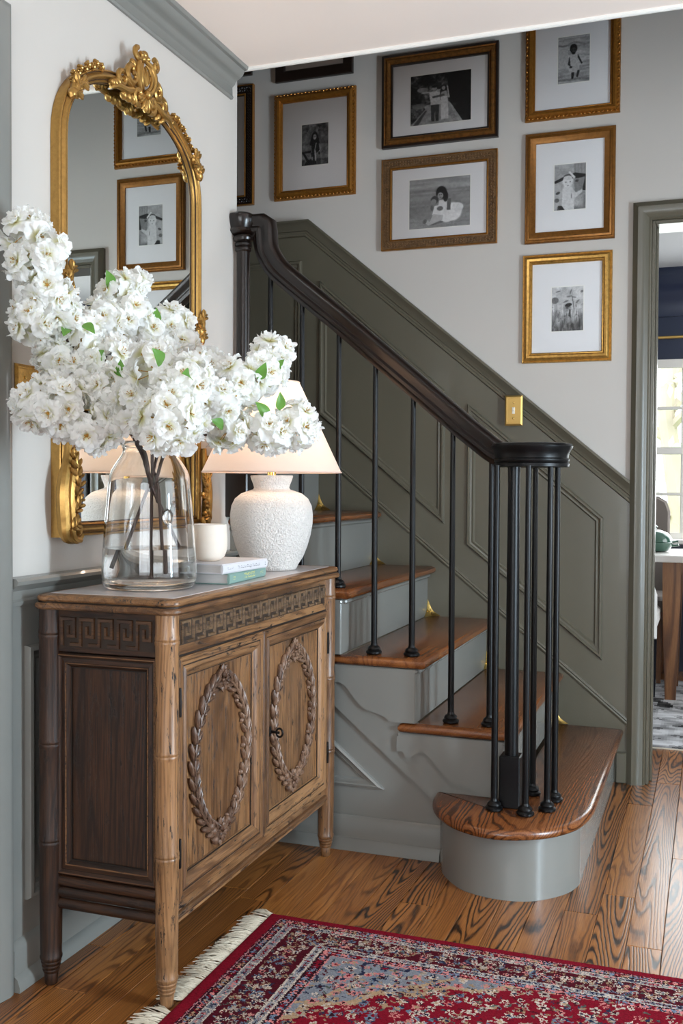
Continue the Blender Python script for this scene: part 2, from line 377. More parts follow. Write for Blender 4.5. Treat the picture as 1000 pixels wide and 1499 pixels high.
def inset(poly, d):
    if d == 0: return list(poly)
    n = len(poly); out = []
    area = sum(poly[i][0] * poly[(i + 1) % n][1] - poly[(i + 1) % n][0] * poly[i][1] for i in range(n)); sg = 1 if area > 0 else -1
    for i in range(n):
        p0, p1, p2 = Vector(poly[i - 1]), Vector(poly[i]), Vector(poly[(i + 1) % n])
        d0 = (p1 - p0).normalized(); d1 = (p2 - p1).normalized()
        n0 = Vector((-d0.y, d0.x)) * sg; n1 = Vector((-d1.y, d1.x)) * sg; b = (n0 + n1)
        b = b.normalized() if b.length > 1e-6 else n0
        q = p1 + b * (d / max(0.25, b.dot(n0))); out.append((q.x, q.y))
    return out
def rect(a0, a1, b0, b1): return [(a0, b0), (a1, b0), (a1, b1), (a0, b1)]
def thing(name, label, cat, loc=(0, 0, 0), group=None):
    o = bpy.data.objects.new(name, None); COL.objects.link(o); o.location = loc; o.empty_display_size = 0.05
    o['label'] = label; o['category'] = cat
    if group: o['group'] = group
    OFF[o.name] = loc; return o
def tag(o, label, cat, group=None):
    o['label'] = label; o['category'] = cat
    if group: o['group'] = group
    return o
def struct(o): o['kind'] = 'structure'; return o
XY = lambda a, b, h: (a, b, h)
def YZ(x0): return lambda a, b, h: (x0 + h, a, b)                # plane facing +x, h outwards
def XZ(y0): return lambda a, b, h: (a, y0 - h, b)                # plane facing -y, h outwards
def catmull(pts, n=6):
    P = [Vector(p) for p in pts]; out = []
    for i in range(len(P) - 1):
        a, b, c, d = P[max(i - 1, 0)], P[i], P[i + 1], P[min(i + 2, len(P) - 1)]
        for k in range(n):
            t = k / n; out.append(0.5 * ((2 * b) + (c - a) * t + (2 * a - 5 * b + 4 * c - d) * t * t + (3 * b - a - 3 * c + d) * t ** 3))
    out.append(P[-1]); return [tuple(p) for p in out]
def text_mesh(txt, size, fn, mat, name, parent, extrude=0.0003):
    cu = bpy.data.curves.new(name, 'FONT'); cu.body = txt; cu.size = size; cu.align_x = 'CENTER'; cu.align_y = 'CENTER'; cu.extrude = extrude
    to = bpy.data.objects.new(name + '_tmp', cu); COL.objects.link(to)
    me = bpy.data.meshes.new_from_object(to.evaluated_get(bpy.context.evaluated_depsgraph_get()))
    bpy.data.objects.remove(to)
    mb = MB(); mb.add([fn(*v.co) for v in me.vertices], [tuple(p.vertices) for p in me.polygons])
    bpy.data.meshes.remove(me)
    return mb.build(name, mat, parent, smooth=0)
def grid_mesh(name, img, fn, mat, parent, hfn=None):              # flat printed sheet: one small quad per dot
    H, Wd = img.shape[:2]; u = np.linspace(0, 1, Wd + 1); vv = np.linspace(0, 1, H + 1); off = OFF.get(parent.name, (0, 0, 0))
    U, V = np.meshgrid(u, vv); co = np.stack(fn(U, V), -1).reshape(-1, 3) - np.array(off)
    i = np.arange(H)[:, None] * (Wd + 1) + np.arange(Wd)[None]; q = np.stack([i, i + Wd + 1, i + Wd + 2, i + 1], -1).reshape(-1, 4)
    me = bpy.data.meshes.new(name); me.vertices.add(len(co)); me.vertices.foreach_set('co', co.ravel())
    me.loops.add(q.size); me.loops.foreach_set('vertex_index', q.ravel().astype(np.int32)); me.polygons.add(len(q))
    me.polygons.foreach_set('loop_start', np.arange(0, q.size, 4, dtype=np.int32)); me.update(calc_edges=True)
    rgba = np.ones((H * Wd, 4, 4), np.float32); im = img if img.ndim == 3 else np.repeat(img[:, :, None], 3, 2)
    rgba[:, :, :3] = im.reshape(-1, 1, 3); at = me.color_attributes.new('tint', 'FLOAT_COLOR', 'CORNER'); at.data.foreach_set('color', rgba.ravel())
    me.materials.append(mat); o = bpy.data.objects.new(name, me); COL.objects.link(o); o.parent = parent; OFF[o.name] = off; return o
# ================================================================== SETTING
Yb = 3.9394; CZ = 2.391; YS = 2.925
def wallboxes(name, boxes, mat):
    mb = MB()
    for b in boxes: mb.box(*b)
    return struct(mb.build(name, mat, None, smooth=0))
fl = MB().box(-0.2, 3.5, -1.8, 6.6, -0.06, -0.004).build('floor', M['gap'], None, smooth=0); struct(fl)
pw = 0.083
for r in range(29):
    x0 = 0.001 + r * pw; y = -0.35 - rnd.random() * 0.8
    while y < 6.45:
        L = rnd.uniform(0.75, 1.5); y1 = min(y + L, 6.5)
        if y1 - y > 0.12:
            z = rnd.uniform(-0.0005, 0.0)
            MB().box(x0, x0 + pw - 0.0012, y, y1 - 0.0014, -0.006, z, 0.0012).build('plank', M['oak'], fl, smooth=0)
        y = y1
wl = wallboxes('wall_left', [(-0.12, 0, -1.7, 0.95, 0, CZ), (-0.12, 0, 1.735, 2.958, 0, CZ), (-0.12, 0, 0.95, 1.735, 2.025, CZ), (-0.12, 0, 2.80, 2.958, CZ, 2.62)], M['wall'])
wallboxes('ceiling', [(-0.12, 3.4, -1.7, 2.916, CZ, 2.62)], M['ceil'])
struct(MB().box(0.0, 3.4, 2.914, 2.926, 2.381, 2.402, 0.003).build('trim_1', M['white'], None))
wallboxes('wall_back', [(-1.7, 1.205, Yb, 4.08, 0, 4.9), (2.06, 3.52, Yb, 4.08, 0, 4.9), (1.205, 2.06, Yb, 4.08, 2.074, 4.9)], M['wall'])
wallboxes('wall_right', [(3.4, 3.52, -1.7, 1.15, 0, 2.62), (3.4, 3.52, 2.88, Yb, 0, 2.62), (3.4, 3.52, 1.15, 2.88, 0, 0.2), (3.4, 3.52, 1.15, 2.88, 2.12, 2.62)], M['wall'])
wallboxes('wall_front', [(-0.12, 0.55, -1.82, -1.7, 0, 2.62), (2.55, 3.52, -1.82, -1.7, 0, 2.62), (0.55, 2.55, -1.82, -1.7, 2.25, 2.62)], M['wall'])
wallboxes('wall_stairwell_left', [(-1.82, -1.7, 2.80, 4.08, 0, 4.9)], M['wall'])
wallboxes('wall_stairwell_front', [(-1.7, -0.12, 2.80, 2.92, 0, 4.9), (-0.12, 3.52, 2.80, 2.915, 2.62, 4.9)], M['wall'])
wallboxes('wall_stairwell_right', [(3.4, 3.52, 2.915, Yb, 2.62, 4.9)], M['wall'])
wallboxes('ceiling_stairwell', [(-1.82, 3.52, 2.80, 4.08, 4.9, 5.0)], M['ceil'])
# dining room shell
wallboxes('wall_dining_left', [(0.18, 0.3, 4.08, 6.6, 0, CZ)], M['navy'])
wallboxes('wall_dining_right', [(3.4, 3.52, 4.08, 6.6, 0, CZ)], M['navy'])
wallboxes('wall_dining_far', [(0.3, 0.95, 6.45, 6.57, 0, CZ), (2.15, 3.4, 6.45, 6.57, 0, CZ), (0.95, 2.15, 6.45, 6.57, 0, 0.79), (0.95, 2.15, 6.45, 6.57, 1.85, CZ)], M['navy'])
wallboxes('ceiling_dining', [(0.3, 3.4, 4.08, 6.45, CZ, 2.5)], M['navyceil'])
crown_d = [(0, 0), (0.012, 0), (0.012, 0.10), (0.022, 0.115), (0.022, 0.14), (0.05, 0.19), (0.085, 0.235), (0.085, 0.262), (0.10, 0.275), (0, 0.275)]
mb = MB(); mb.prism([(6.45 - a, 2.391 - 0.275 + b) for a, b in crown_d], lambda a, b, h: (h, a, b), 0.3, 3.4); struct(mb.build('trim_2', M['navy'], None))
struct(MB().box(0.3, 3.4, 6.425, 6.45, 1.985, 2.0, 0.004).build('trim_3', M['brassplate'], None))
# dining window
w1 = struct(MB().ring(rect(0.93, 2.17, 0.78, 1.86), [(0, 0), (0, 0.03), (0.05, 0.03), (0.05, 0)], XZ(6.45)).build('window_1', M['white'], None))
mb = MB(); mb.box(0.88, 2.22, 6.36, 6.5, 0.765, 0.795, 0.006); mb.build('window_sill', M['white'], w1)
for z in (1.32,): MB().box(0.96, 2.14, 6.47, 6.52, z - 0.022, z + 0.022, 0.004).build('meeting_rail', M['white'], w1)
for z in (1.06, 1.575): MB().box(0.96, 2.14, 6.48, 6.51, z - 0.009, z + 0.009, 0.003).build('muntin', M['white'], w1)
for x in (1.255, 1.55, 1.845): MB().box(x - 0.01, x + 0.01, 6.4815, 6.5085, 0.8, 1.84, 0.003).build('muntin', M['white'], w1)
xs = (0.95, 1.255, 1.55, 1.845, 2.15); zs = (0.79, 1.06, 1.32, 1.575, 1.85)
for i in range(4):
    for j in range(4): MB().box(xs[i], xs[i + 1], 6.493, 6.496, zs[j], zs[j + 1]).build('pane', M['winpane'], w1, smooth=0)
# hall windows that give the daylight (behind and beside the camera)
w2 = struct(MB().ring(rect(1.15, 2.88, 0.2, 2.12), [(0, 0), (0, 0.05), (0.06, 0.05), (0.06, 0)], lambda a, b, h: (3.4 + h, a, b)).build('window_2', M['white'], None))
for y in (1.58, 2.01, 2.45): MB().box(3.42, 3.45, y - 0.012, y + 0.012, 0.25, 2.08).build('muntin', M['white'], w2, smooth=0)
for z in (0.85, 1.48): MB().box(3.42, 3.45, 1.2, 2.83, z - 0.012, z + 0.012).build('muntin', M['white'], w2, smooth=0)
MB().box(3.455, 3.459, 1.17, 2.86, 0.22, 2.1).build('pane', M['winpane'], w2, smooth=0)
d2 = struct(MB().ring(rect(0.55, 2.55, 0.0, 2.25), [(0, 0), (0, 0.06), (0.08, 0.06), (0.08, 0)], lambda a, b, h: (a, -1.7 - h, b)).build('door_2', M['white'], None))
for x in (1.05, 2.05): MB().box(x - 0.04, x + 0.04, -1.76, -1.71, 0.08, 2.17).build('stile', M['white'], d2, smooth=0)
MB().box(0.63, 2.47, -1.76, -1.71, 0.0, 0.35).build('bottom_rail', M['white'], d2, smooth=0)
MB().box(0.6, 2.5, -1.74, -1.736, 0.34, 2.2).build('pane', M['winpane'], d2, smooth=0)
# left doorway: closed panel door and its casing
d1 = struct(MB().box(-0.08, -0.04, 0.952, 1.733, 0.005, 2.02, 0.002).build('door_1', M['trim'], None))
for (a, b, c, d) in ((1.05, 1.30, 0.2, 0.95), (1.39, 1.64, 0.2, 0.95), (1.05, 1.30, 1.1, 1.9), (1.39, 1.64, 1.1, 1.9)):
    MB().ring(rect(a, b, c, d), [(0, 0), (0.004, 0.008), (0.02, 0.003), (0.024, 0)], YZ(-0.04)).build('panel_moulding', M['trim'], d1)
MB().lathe([(0.012, 0), (0.012, 0.03), (0.026, 0.04), (0.028, 0.055), (0.015, 0.066)], (-0.04, 1.66, 0.98), 16, lambda x, y, z: (z, x, y)).build('door_knob', M['brass'], d1)
casing = [(0, 0), (0, 0.012), (0.006, 0.018), (0.02, 0.016), (0.045, 0.022), (0.066, 0.026), (0.08, 0.024), (0.087, 0.018), (0.087, 0)]
struct(MB().run([(1.735, 0.0), (1.735, 2.025), (0.95, 2.025), (0.95, 0.0)], casing, YZ(0.0), -1).build('trim_4', M['trim'], None))
# back doorway casing, jamb lining
wide = [(0, 0), (0, 0.012), (0.004, 0.017), (0.010, 0.016), (0.018, 0.020), (0.034, 0.030), (0.048, 0.031), (0.058, 0.024), (0.066, 0.018), (0.066, 0)]
struct(MB().run([(1.205, 0.0), (1.205, 2.074), (2.06, 2.074), (2.06, 0.0)], wide, XZ(Yb), 1).build('trim_5', M['wain'], None))
mb = MB(); mb.box(1.205, 1.217, Yb - 0.002, 4.085, 0, 2.074, 0.002); mb.box(2.048, 2.06, Yb - 0.002, 4.085, 0, 2.074, 0.002); mb.box(1.217, 2.048, Yb - 0.002, 4.085, 2.06, 2.074, 0.002)
mb.box(1.217, 1.226, 3.99, 4.03, 0, 2.06, 0.002); struct(mb.build('trim_6', M['wain'], None))
# left wall: wainscot, baseboard, chair rail, picture-frame moulding, crown
wn = struct(MB().box(0.0005, 0.008, 1.822, 2.95, 0, 0.845).build('trim_7', M['trim'], None, smooth=0))
MB().ring(rect(1.875, 2.90, 0.182, 0.745), [(0, 0), (0, 0.006), (0.004, 0.014), (0.012, 0.016), (0.018, 0.010), (0.028, 0.008), (0.034, 0.0)], YZ(0.008)).build('panel_moulding', M['trim'], wn)
def along_y(name, prof, y0, y1, mat):
    return struct(MB().prism(prof, lambda a, b, h: (a, h, b), y0, y1).build(name, mat, None))
along_y('baseboard_left', [(0.008, 0), (0.034, 0), (0.034, 0.012), (0.028, 0.028), (0.02, 0.034), (0.02, 0.088), (0.016, 0.098), (0.008, 0.105)], 1.822, 2.95, M['trim'])
along_y('trim_8', [(0.0, 0.836), (0.014, 0.836), (0.016, 0.845), (0.010, 0.85), (0.012, 0.868), (0.022, 0.876), (0.030, 0.882), (0.032, 0.89), (0.028, 0.896), (0.0, 0.898)], 1.822, 2.95, M['trim'])
along_y('trim_9', [(0.0, 2.297), (0.007, 2.297), (0.010, 2.303), (0.007, 2.309), (0.006, 2.333), (0.010, 2.337), (0.014, 2.340), (0.017, 2.347), (0.022, 2.353), (0.032, 2.357), (0.041, 2.364), (0.046, 2.373), (0.048, 2.378), (0.057, 2.380), (0.060, 2.385), (0.060, 2.391), (0.0, 2.391)], -1.69, 2.912, M['trim'])

# back wall panelling that climbs with the stairs
CAP = [(-1.69, 2.181), (-0.134, 2.181), (1.139, 1.123)]
wb = MB(); wb.prism([(-1.69, 0), (1.1385, 0), (1.1385, 1.10), (-0.142, 2.165), (-1.69, 2.165)], XZ(Yb), 0.0005, 0.010)
wb = struct(wb.build('trim_10', M['wain'], None, smooth=0))
capprof = [(0.0, 0), (0.0, 0.036), (-0.008, 0.038), (-0.014, 0.032), (-0.024, 0.028), (-0.034, 0.020), (-0.040, 0.019), (-0.043, 0.014), (-0.050, 0.013), (-0.053, 0.017), (-0.060, 0.016), (-0.064, 0.010), (-0.064, 0)]
MB().run(CAP, capprof, XZ(Yb), 1, True).build('cap_rail', M['wain'], wb)
pm = [(0, 0.009), (0.001, 0.018), (0.005, 0.023), (0.011, 0.023), (0.014, 0.017), (0.020, 0.015), (0.026, 0.017), (0.029, 0.012), (0.033, 0.009)]
for poly in ([(-0.95, 1.36), (-0.170, 1.36), (-0.170, 2.020), (-0.95, 2.020)], [(-0.091, 1.391), (0.437, 0.952), (0.437, 1.474), (-0.091, 1.935)], [(0.526, 0.873), (1.046, 0.453), (1.046, 0.986), (0.526, 1.422)]):
    MB().ring(poly, pm, XZ(Yb)).build('panel_moulding', M['wain'], wb)
bead = [(0, 0.009), (0, 0.016), (0.006, 0.019), (0.010, 0.015), (0.015, 0.018), (0.021, 0.015), (0.024, 0.009)]
MB().run([(-1.69, 1.315), (-0.16, 1.315), (1.138, 0.243)], [(-a, h) for a, h in bead], XZ(Yb), 1, True).build('skirt_moulding', M['wain'], wb)
MB().box(1.10, 1.1385, Yb - 0.022, Yb - 0.0095, 0, 0.115, 0.004).build('plinth', M['wain'], wb)

# ================================================================== STAIRCASE (steps climb to -x)
TX = [None, 1.126, 0.904, 0.640, 0.4037, 0.177, -0.060]; TZ = [0, 0.2036, 0.398, 0.589, 0.786, 1.000, 1.205]
st = thing('staircase', 'painted staircase with oak treads climbing left behind the hall wall', 'staircase', (0.9, 2.93, 0))
YN = 2.902; TH = 0.030; YE = Yb - 0.0105
nose = [(0.014, -TH), (0.005, -TH + 0.004), (0.0, -TH * 0.62), (0.0, -TH * 0.38), (0.005, -0.004), (0.014, 0.0)]
def tread_poly(k, xb):
    return [(xb, YN), (TX[k], YN), (TX[k], YE), (xb, YE)]
for k in range(2, 6):
    xb = TX[k + 1] - 0.035 if k < 6 else 0
    if k == 5: xb = -0.115
    xo = max(TX[k + 1] - 0.082, 0.001)
    poly = [(xo, YN), (TX[k], YN), (TX[k], YE), (xb, YE), (xb, 2.9395), (xo, 2.9395)] if k < 5 else [(0.001, YN), (TX[k], YN), (TX[k], YE), (xb, YE), (xb, 2.96), (0.001, 2.96)]
    t_ = MB().loops(poly, [(d, TZ[k] + h) for d, h in nose], XY).build('tread', M['oak_s'], st)
pts = [(1.126, YE), (1.126, 3.3), (1.126, 2.93)] + catmull([(1.124, 2.905), (1.116, 2.850), (1.092, 2.772), (1.034, 2.692), (0.94, 2.640), (0.856, 2.640), (0.774, 2.684), (0.712, 2.760), (0.681, 2.846), (0.672, 2.918)], 4) + [(0.676, 2.9245), (0.88, 2.9245), (0.88, YE)]
MB().loops(pts, [(d, TZ[1] + h) for d, h in nose], XY).build('tread', M['oak_y'], st, label='bullnose oak bottom tread')
ris = catmull([(1.094, 2.92), (1.092, 2.860), (1.064, 2.785), (0.998, 2.714), (0.925, 2.690), (0.850, 2.698), (0.788, 2.728), (0.722, 2.812), (0.690, 2.90)], 5)
MB().prism([(1.094, YE), (1.094, 3.2)] + ris + [(0.689, 2.9245), (0.88, 2.9245), (0.88, YE)], XY, 0.0, TZ[1] - TH - 0.0004).build('riser', M['trim'], st, label='curved grey painted bottom riser')
MB().prism(inset([(1.094, YE), (1.094, 3.2)] + ris + [(0.689, 2.9245), (0.88, 2.9245), (0.88, YE)], -0.008), XY, TZ[1] - TH - 0.014, TZ[1] - TH - 0.0005).build('cove_moulding', M['trim'], st)
for k in range(2, 7):
    xr = TX[k] - 0.032
    MB().box(xr - 0.03, xr, 2.9162 if k < 6 else 2.960, YE, TZ[k - 1] - 0.002, TZ[k] - TH - 0.0003, 0.002).build('riser', M['trim'], st)
    if k < 6: MB().box(xr - 0.01, xr + 0.012, 2.935, YE, TZ[k] - TH - 0.016, TZ[k] - TH - 0.0004, 0.005).build('cove_moulding', M['trim'], st)
# landing
MB().loops([(-1.69, 2.960), (TX[6], 2.960), (TX[6], YE), (-1.69, YE)], [(d, TZ[6] + h) for d, h in nose], XY).build('landing', M['oak_s'], st)
# closed side of the flight
side = [(-0.10, 0.0), (0.72, 0.0), (0.72, TZ[1] - 0.02), (TX[2] - 0.032, TZ[1] - 0.02)]
side = [(0.0, 0.0), (0.80, 0.0)]
for k in (2, 3, 4, 5):
    side += [(TX[k] - 0.035, TZ[k - 1] - 0.001 if k > 2 else 0.0), (TX[k] - 0.035, TZ[k] - TH - 0.0004)]
side += [(0.0, TZ[5] - TH - 0.0004)]
side = [side[0]] + side[2:]
MB().prism(side, lambda a, b, h: (a, h, b), 2.9255, 2.9395).build('stringer', M['trim'], st, smooth=0)
skirt = [(0.001, 0.722), (0.655, 0.181), (0.70, 0.144), (0.871, 0.144), (0.871, 0.366)]
for k in (3, 4, 5): skirt += [(TX[k] - 0.033, TZ[k - 1] - 0.03), (TX[k] - 0.033, TZ[k] - TH - 0.001)]
skirt += [(0.001, TZ[5] - TH - 0.001)]
MB().prism(skirt, lambda a, b, h: (a, 2.9255 - h, b), 0.0, 0.0095).build('skirt_board', M['trim'], st, smooth=0)
# scrolled brackets under each tread end
curve = catmull([(-0.318, -0.008), (-0.318, -0.052), (-0.300, -0.054), (-0.290, -0.071), (-0.272, -0.066), (-0.245, -0.052), (-0.216, -0.064), (-0.186, -0.101), (-0.156, -0.128), (-0.122, -0.137), (-0.100, -0.143), (-0.080, -0.156), (-0.074, -0.178)], 4)
for k in (2, 3, 4, 5):
    ox, oz = TX[k] - 0.0325, TZ[k] - TH - 0.001; dz = 0.0
    lo = TZ[k - 1] - oz + (0.001 if k > 2 else 0.0005)
    c2 = [(max(a, 0.0015 - ox), max(b, lo)) for a, b in curve if a + ox > -0.02]
    poly = [(ox + a, oz + b) for a, b in c2] + [(ox, oz + lo), (ox, oz)]
    if k < 5 or True:
        clean = [poly[0]]
        for p in poly[1:]:
            if (Vector(p) - Vector(clean[-1])).length > 1e-4: clean.append(p)
        MB().prism(clean, lambda a, b, h: (a, 2.9160 - h, b), 0.0, 0.0085).build('scroll_bracket', M['trim'], st, smooth=0)
    MB().box(max(ox - 0.318, 0.002), ox + 0.006, 2.908, 2.9255, oz - 0.012, oz, 0.004).build('cove_moulding', M['trim'], st)
tri = [(0.012, 0.194), (0.513, 0.190), (0.012, 0.600)]
MB().ring(tri, [(0, 0.0), (0.001, 0.010), (0.007, 0.013), (0.012, 0.008), (0.022, 0.006), (0.026, 0.0)], XZ(2.9255)).build('panel_moulding', M['trim'], st)
MB().prism([(0, 0), (0.030, 0), (0.028, 0.014), (0.018, 0.034), (0.014, 0.036), (0.014, 0.090), (0.010, 0.096), (0.004, 0.101), (0, 0.101)], lambda a, b, h: (h, 2.9255 - a, b), 0.036, 0.688).build('baseboard', M['trim'], st)
# brass corner guards where tread, riser and wall meet
def guard(k):
    x0 = TX[k + 1] - 0.0315; z0 = TZ[k] + 0.0005; y0 = YE - 0.0005; s = 0.052; mb = MB(); n = 6; vs = []; fs = []
    for i in range(n + 1):
        for j in range(n + 1 - i):
            a, b = i / n, j / n; c = 1 - a - b
            f = 1 - 1.15 * (a * b + b * c + a * c); vs.append((x0 + s * a * f + 0.0006, y0 - s * b * f - 0.0006, z0 + s * 1.25 * c * f))
    idx = {}; q = 0
    for i in range(n + 1):
        for j in range(n + 1 - i): idx[(i, j)] = q; q += 1
    for i in range(n):
        for j in range(n - i):
            fs.append((idx[(i, j)], idx[(i + 1, j)], idx[(i, j + 1)]))
            if j < n - i - 1: fs.append((idx[(i + 1, j)], idx[(i + 1, j + 1)], idx[(i, j + 1)]))
    mb.add(vs, fs)
    for u in (0.3, 0.5, 0.7):
        mb.blob((x0 + s * 0.25 * u + .004, y0 - s * 0.25 * (1 - u) - .004, z0 + s * 0.42), (0.004, 0, 0), (0, 0.004, 0), (0, 0, 0.006), 6, 4)
    mb.blob((x0 + s * .2, y0 - s * .2, z0 + s * .2), (0.006, 0, 0), (0, 0.006, 0), (0, 0, 0.006), 6, 4)
    return mb
for k in range(1, 6):
    g = guard(k).build('corner_guard', M['brass'], st)

# ================================================================== STAIR RAILING
YR = 2.962
ra = thing('stair_railing', 'dark stair handrail on slim black balusters with a round volute cap', 'railing', (0.9, 2.88, TZ[1]))
path = [(-0.006, 1.914), (0.03, 1.914), (0.086, 1.913), (0.0965, 1.906), (0.0985, 1.895), (0.100, 1.858)] + catmull([(0.104, 1.838), (0.116, 1.812), (0.146, 1.770), (0.216, 1.711)], 4)[0:] + [(0.351, 1.602), (0.461, 1.509), (0.569, 1.418), (0.675, 1.328)] + catmull([(0.745, 1.268), (0.786, 1.236), (0.822, 1.208), (0.852, 1.194), (0.90, 1.189)], 4)
hp = [(-0.017, -0.036), (-0.020, -0.026), (-0.027, -0.021), (-0.029, -0.012), (-0.022, -0.005), (-0.023, 0.002), (-0.031, 0.012), (-0.032, 0.022), (-0.024, 0.031), (-0.010, 0.036)]
hp = hp + [(-a, b) for a, b in hp[::-1]]
P = [Vector((x, 0, z)) for x, z in path]; vs = []; fs = []; k = len(hp)
for i, p in enumerate(P):
    d0 = (P[i] - P[i - 1]).normalized() if i else (P[1] - P[0]).normalized(); d1 = (P[i + 1] - P[i]).normalized() if i < len(P) - 1 else d0
    n0 = Vector((-d0.z, 0, d0.x)); n1 = Vector((-d1.z, 0, d1.x)); b = (n0 + n1).normalized(); sc = min(1.35, 1 / max(0.4, b.dot(n0)))
    for s_, n_ in hp: vs.append((p.x + b.x * n_ * sc, YR + s_, p.z + b.z * n_ * sc))
for i in range(len(P) - 1):
    for j in range(k): fs.append((i * k + j, i * k + (j + 1) % k, (i + 1) * k + (j + 1) % k, (i + 1) * k + j))
fs += [tuple(range(k))[::-1], tuple((len(P) - 1) * k + j for j in range(k))]
MB().add(vs, fs).build('handrail', M['rail'], ra, smooth=40)
VC = (0.948, 2.885)
MB().lathe([(0.098, 1.155), (0.103, 1.156), (0.104, 1.164), (0.101, 1.167), (0.104, 1.171), (0.1045, 1.176), (0.101, 1.180), (0.102, 1.188), (0.106, 1.198), (0.112, 1.207), (0.1135, 1.213), (0.110, 1.219), (0.10, 1.2215), (0.0, 1.223)], (*VC, 0), 48).build('volute_cap', M['black'], ra)
def baluster(x, y, z0, z1):
    b = MB().lathe([(0.0092, z0 + 0.024), (0.0096, z0 + 0.05), (0.0092, z0 + 0.25), (0.0078, z1)], (x, y, 0), 12).build('baluster', M['black'], ra)
    MB().lathe([(0.021, z0), (0.0245, z0 + 0.004), (0.0245, z0 + 0.009), (0.019, z0 + 0.013), (0.020, z0 + 0.017), (0.018, z0 + 0.022), (0.011, z0 + 0.027), (0.0093, z0 + 0.034)], (x, y, 0), 20).build('collar', M['black'], b)
def railz(x):
    for (x0, a), (x1, b) in zip(path, path[1:]):
        if x0 <= x <= x1: return a + (b - a) * (x - x0) / (x1 - x0)
    return 1.19
for x, k in ((0.820, 2), (0.704, 2), (0.582, 3), (0.463, 3), (0.345, 4), (0.223, 4), (0.116, 5)):
    baluster(x, YR, TZ[k], railz(x) - (0.03 if x > 0.13 else 0.02))
for x, y in ((0.868, 2.800), (0.957, 2.786), (1.007, 2.846), (1.013, 2.942), (0.944, 2.982)): baluster(x, y, TZ[1], 1.158)
nw = MB().lathe([(0.0195, 0.346), (0.0195, 0.40), (0.0165, 1.10), (0.0175, 1.158)], (0.905, 2.853, 0), 20).build('newel_post', M['black'], ra)
MB().box(0.876, 0.934, 2.824, 2.882, TZ[1], 0.350, 0.003).build('newel_block', M['black'], nw)
un = MB().lathe([(0.024, 1.135), (0.0225, 1.16), (0.0205, 1.80), (0.021, 1.83), (0.026, 1.835), (0.026, 1.842), (0.022, 1.846), (0.027, 1.850), (0.027, 1.856), (0.023, 1.860), (0.031, 1.866), (0.033, 1.873), (0.030, 1.880), (0.022, 1.884)], (0.030, 2.945, 0), 24).build('newel_post', M['rail'], ra)
MB().box(-0.012, 0.074, 2.882, 2.968, TZ[5], 1.138, 0.004).build('newel_block', M['rail'], un)
MB().lathe([(0.022, 1.882), (0.034, 1.888), (0.040, 1.894), (0.036, 1.903), (0.042, 1.917), (0.046, 1.934), (0.044, 1.944), (0.034, 1.950), (0.0, 1.951)], (0.022, 2.944, 0), 28).build('newel_cap', M['rail'], un)
# ================================================================== CABINET
cb = thing('sideboard', 'distressed carved oak two-door sideboard with greek key frieze against the left wall', 'sideboard', (0.212, 2.361, 0))
PX = {'f': 0.3565, 'b': 0.068}; PY = {'n': 1.887, 'r': 2.835}
# carcass
MB().box(0.052, 0.3445, 1.900, 2.822, 0.205, 0.828).build('carcass', M['side_z'], cb, smooth=0)
post_prof = [(0.0120, 0.0), (0.0140, 0.003), (0.0155, 0.024), (0.0150, 0.026), (0.0172, 0.028), (0.0186, 0.033), (0.0168, 0.035), (0.0186, 0.037), (0.0204, 0.042), (0.0186, 0.044), (0.0204, 0.046), (0.0220, 0.051), (0.0204, 0.053), (0.0228, 0.056), (0.0244, 0.060), (0.0244, 0.064), (0.0228, 0.067), (0.0234, 0.09), (0.0242, 0.16)]
for z in (0.319, 0.534, 0.774):
    post_prof += [(0.0248, z - 0.012), (0.0262, z - 0.006), (0.0262, z - 0.002), (0.0250, z), (0.0262, z + 0.002), (0.0262, z + 0.006), (0.0248, z + 0.012)]
post_prof += [(0.0246, 0.818), (0.0246, 0.829)]
for a in 'fb':
    for b in 'nr':
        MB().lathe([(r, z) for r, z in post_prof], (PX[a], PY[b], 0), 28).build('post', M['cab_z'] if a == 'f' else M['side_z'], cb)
# top with two rounded lips that swell round the posts
def top_poly(e):
    x0, x1, y0, y1 = 0.030, 0.388, 1.866, 2.856
    pts = []
    def arc(cx, cy, r, a0, a1, n=7):
        for i in range(n + 1):
            a = math.radians(a0 + (a1 - a0) * i / n); pts.append((cx + r * math.cos(a), cy + r * math.sin(a)))
    r = 0.0335
    arc(PX['f'] + 0.004, PY['n'] + 0.002, r, -120, 20); arc(PX['f'] + 0.004, PY['r'] - 0.002, r, -20, 120)
    arc(PX['b'], PY['r'] - 0.002, r, 60, 180); arc(PX['b'], PY['n'] + 0.002, r, 180, 300)
    return inset(pts, -e)
def lip(z0, z1, e): return [(0.010, z0), (0.003, z0 + 0.002), (0.0, z0 + 0.006), (0.0, z1 - 0.006), (0.003, z1 - 0.002), (0.010, z1)]
tp = top_poly(0.0)
MB().loops(tp, [(d - 0.001, z) for d, z in lip(0.8285, 0.845, 0)], XY).build('lower_lip', M['cab_y'], cb)
MB().loops(tp, [(d + 0.004, z) for d, z in lip(0.845, 0.8615, 0)], XY).build('top_board', M['cab_y'], cb)
MB().loops(inset(rect(0.062, 0.366, 1.896, 2.826), 0.0), [(0.0, 0.8610), (0.0, 0.8622), (0.001, 0.8626)], XY).build('top_sheen', M['sheen'], cb, smooth=0, label='pale sheen of the wooden top, painted as a flat inset')
MB().loops(inset(tp, 0.006), [(0, 0.8435), (0, 0.8462)], XY).build('dark_strip', M['darkbrown'], cb, smooth=0)
MB().box(0.3445, 0.3628, 1.91, 2.812, 0.7335, 0.7372).build('dark_strip', M['darkbrown'], cb, smooth=0)
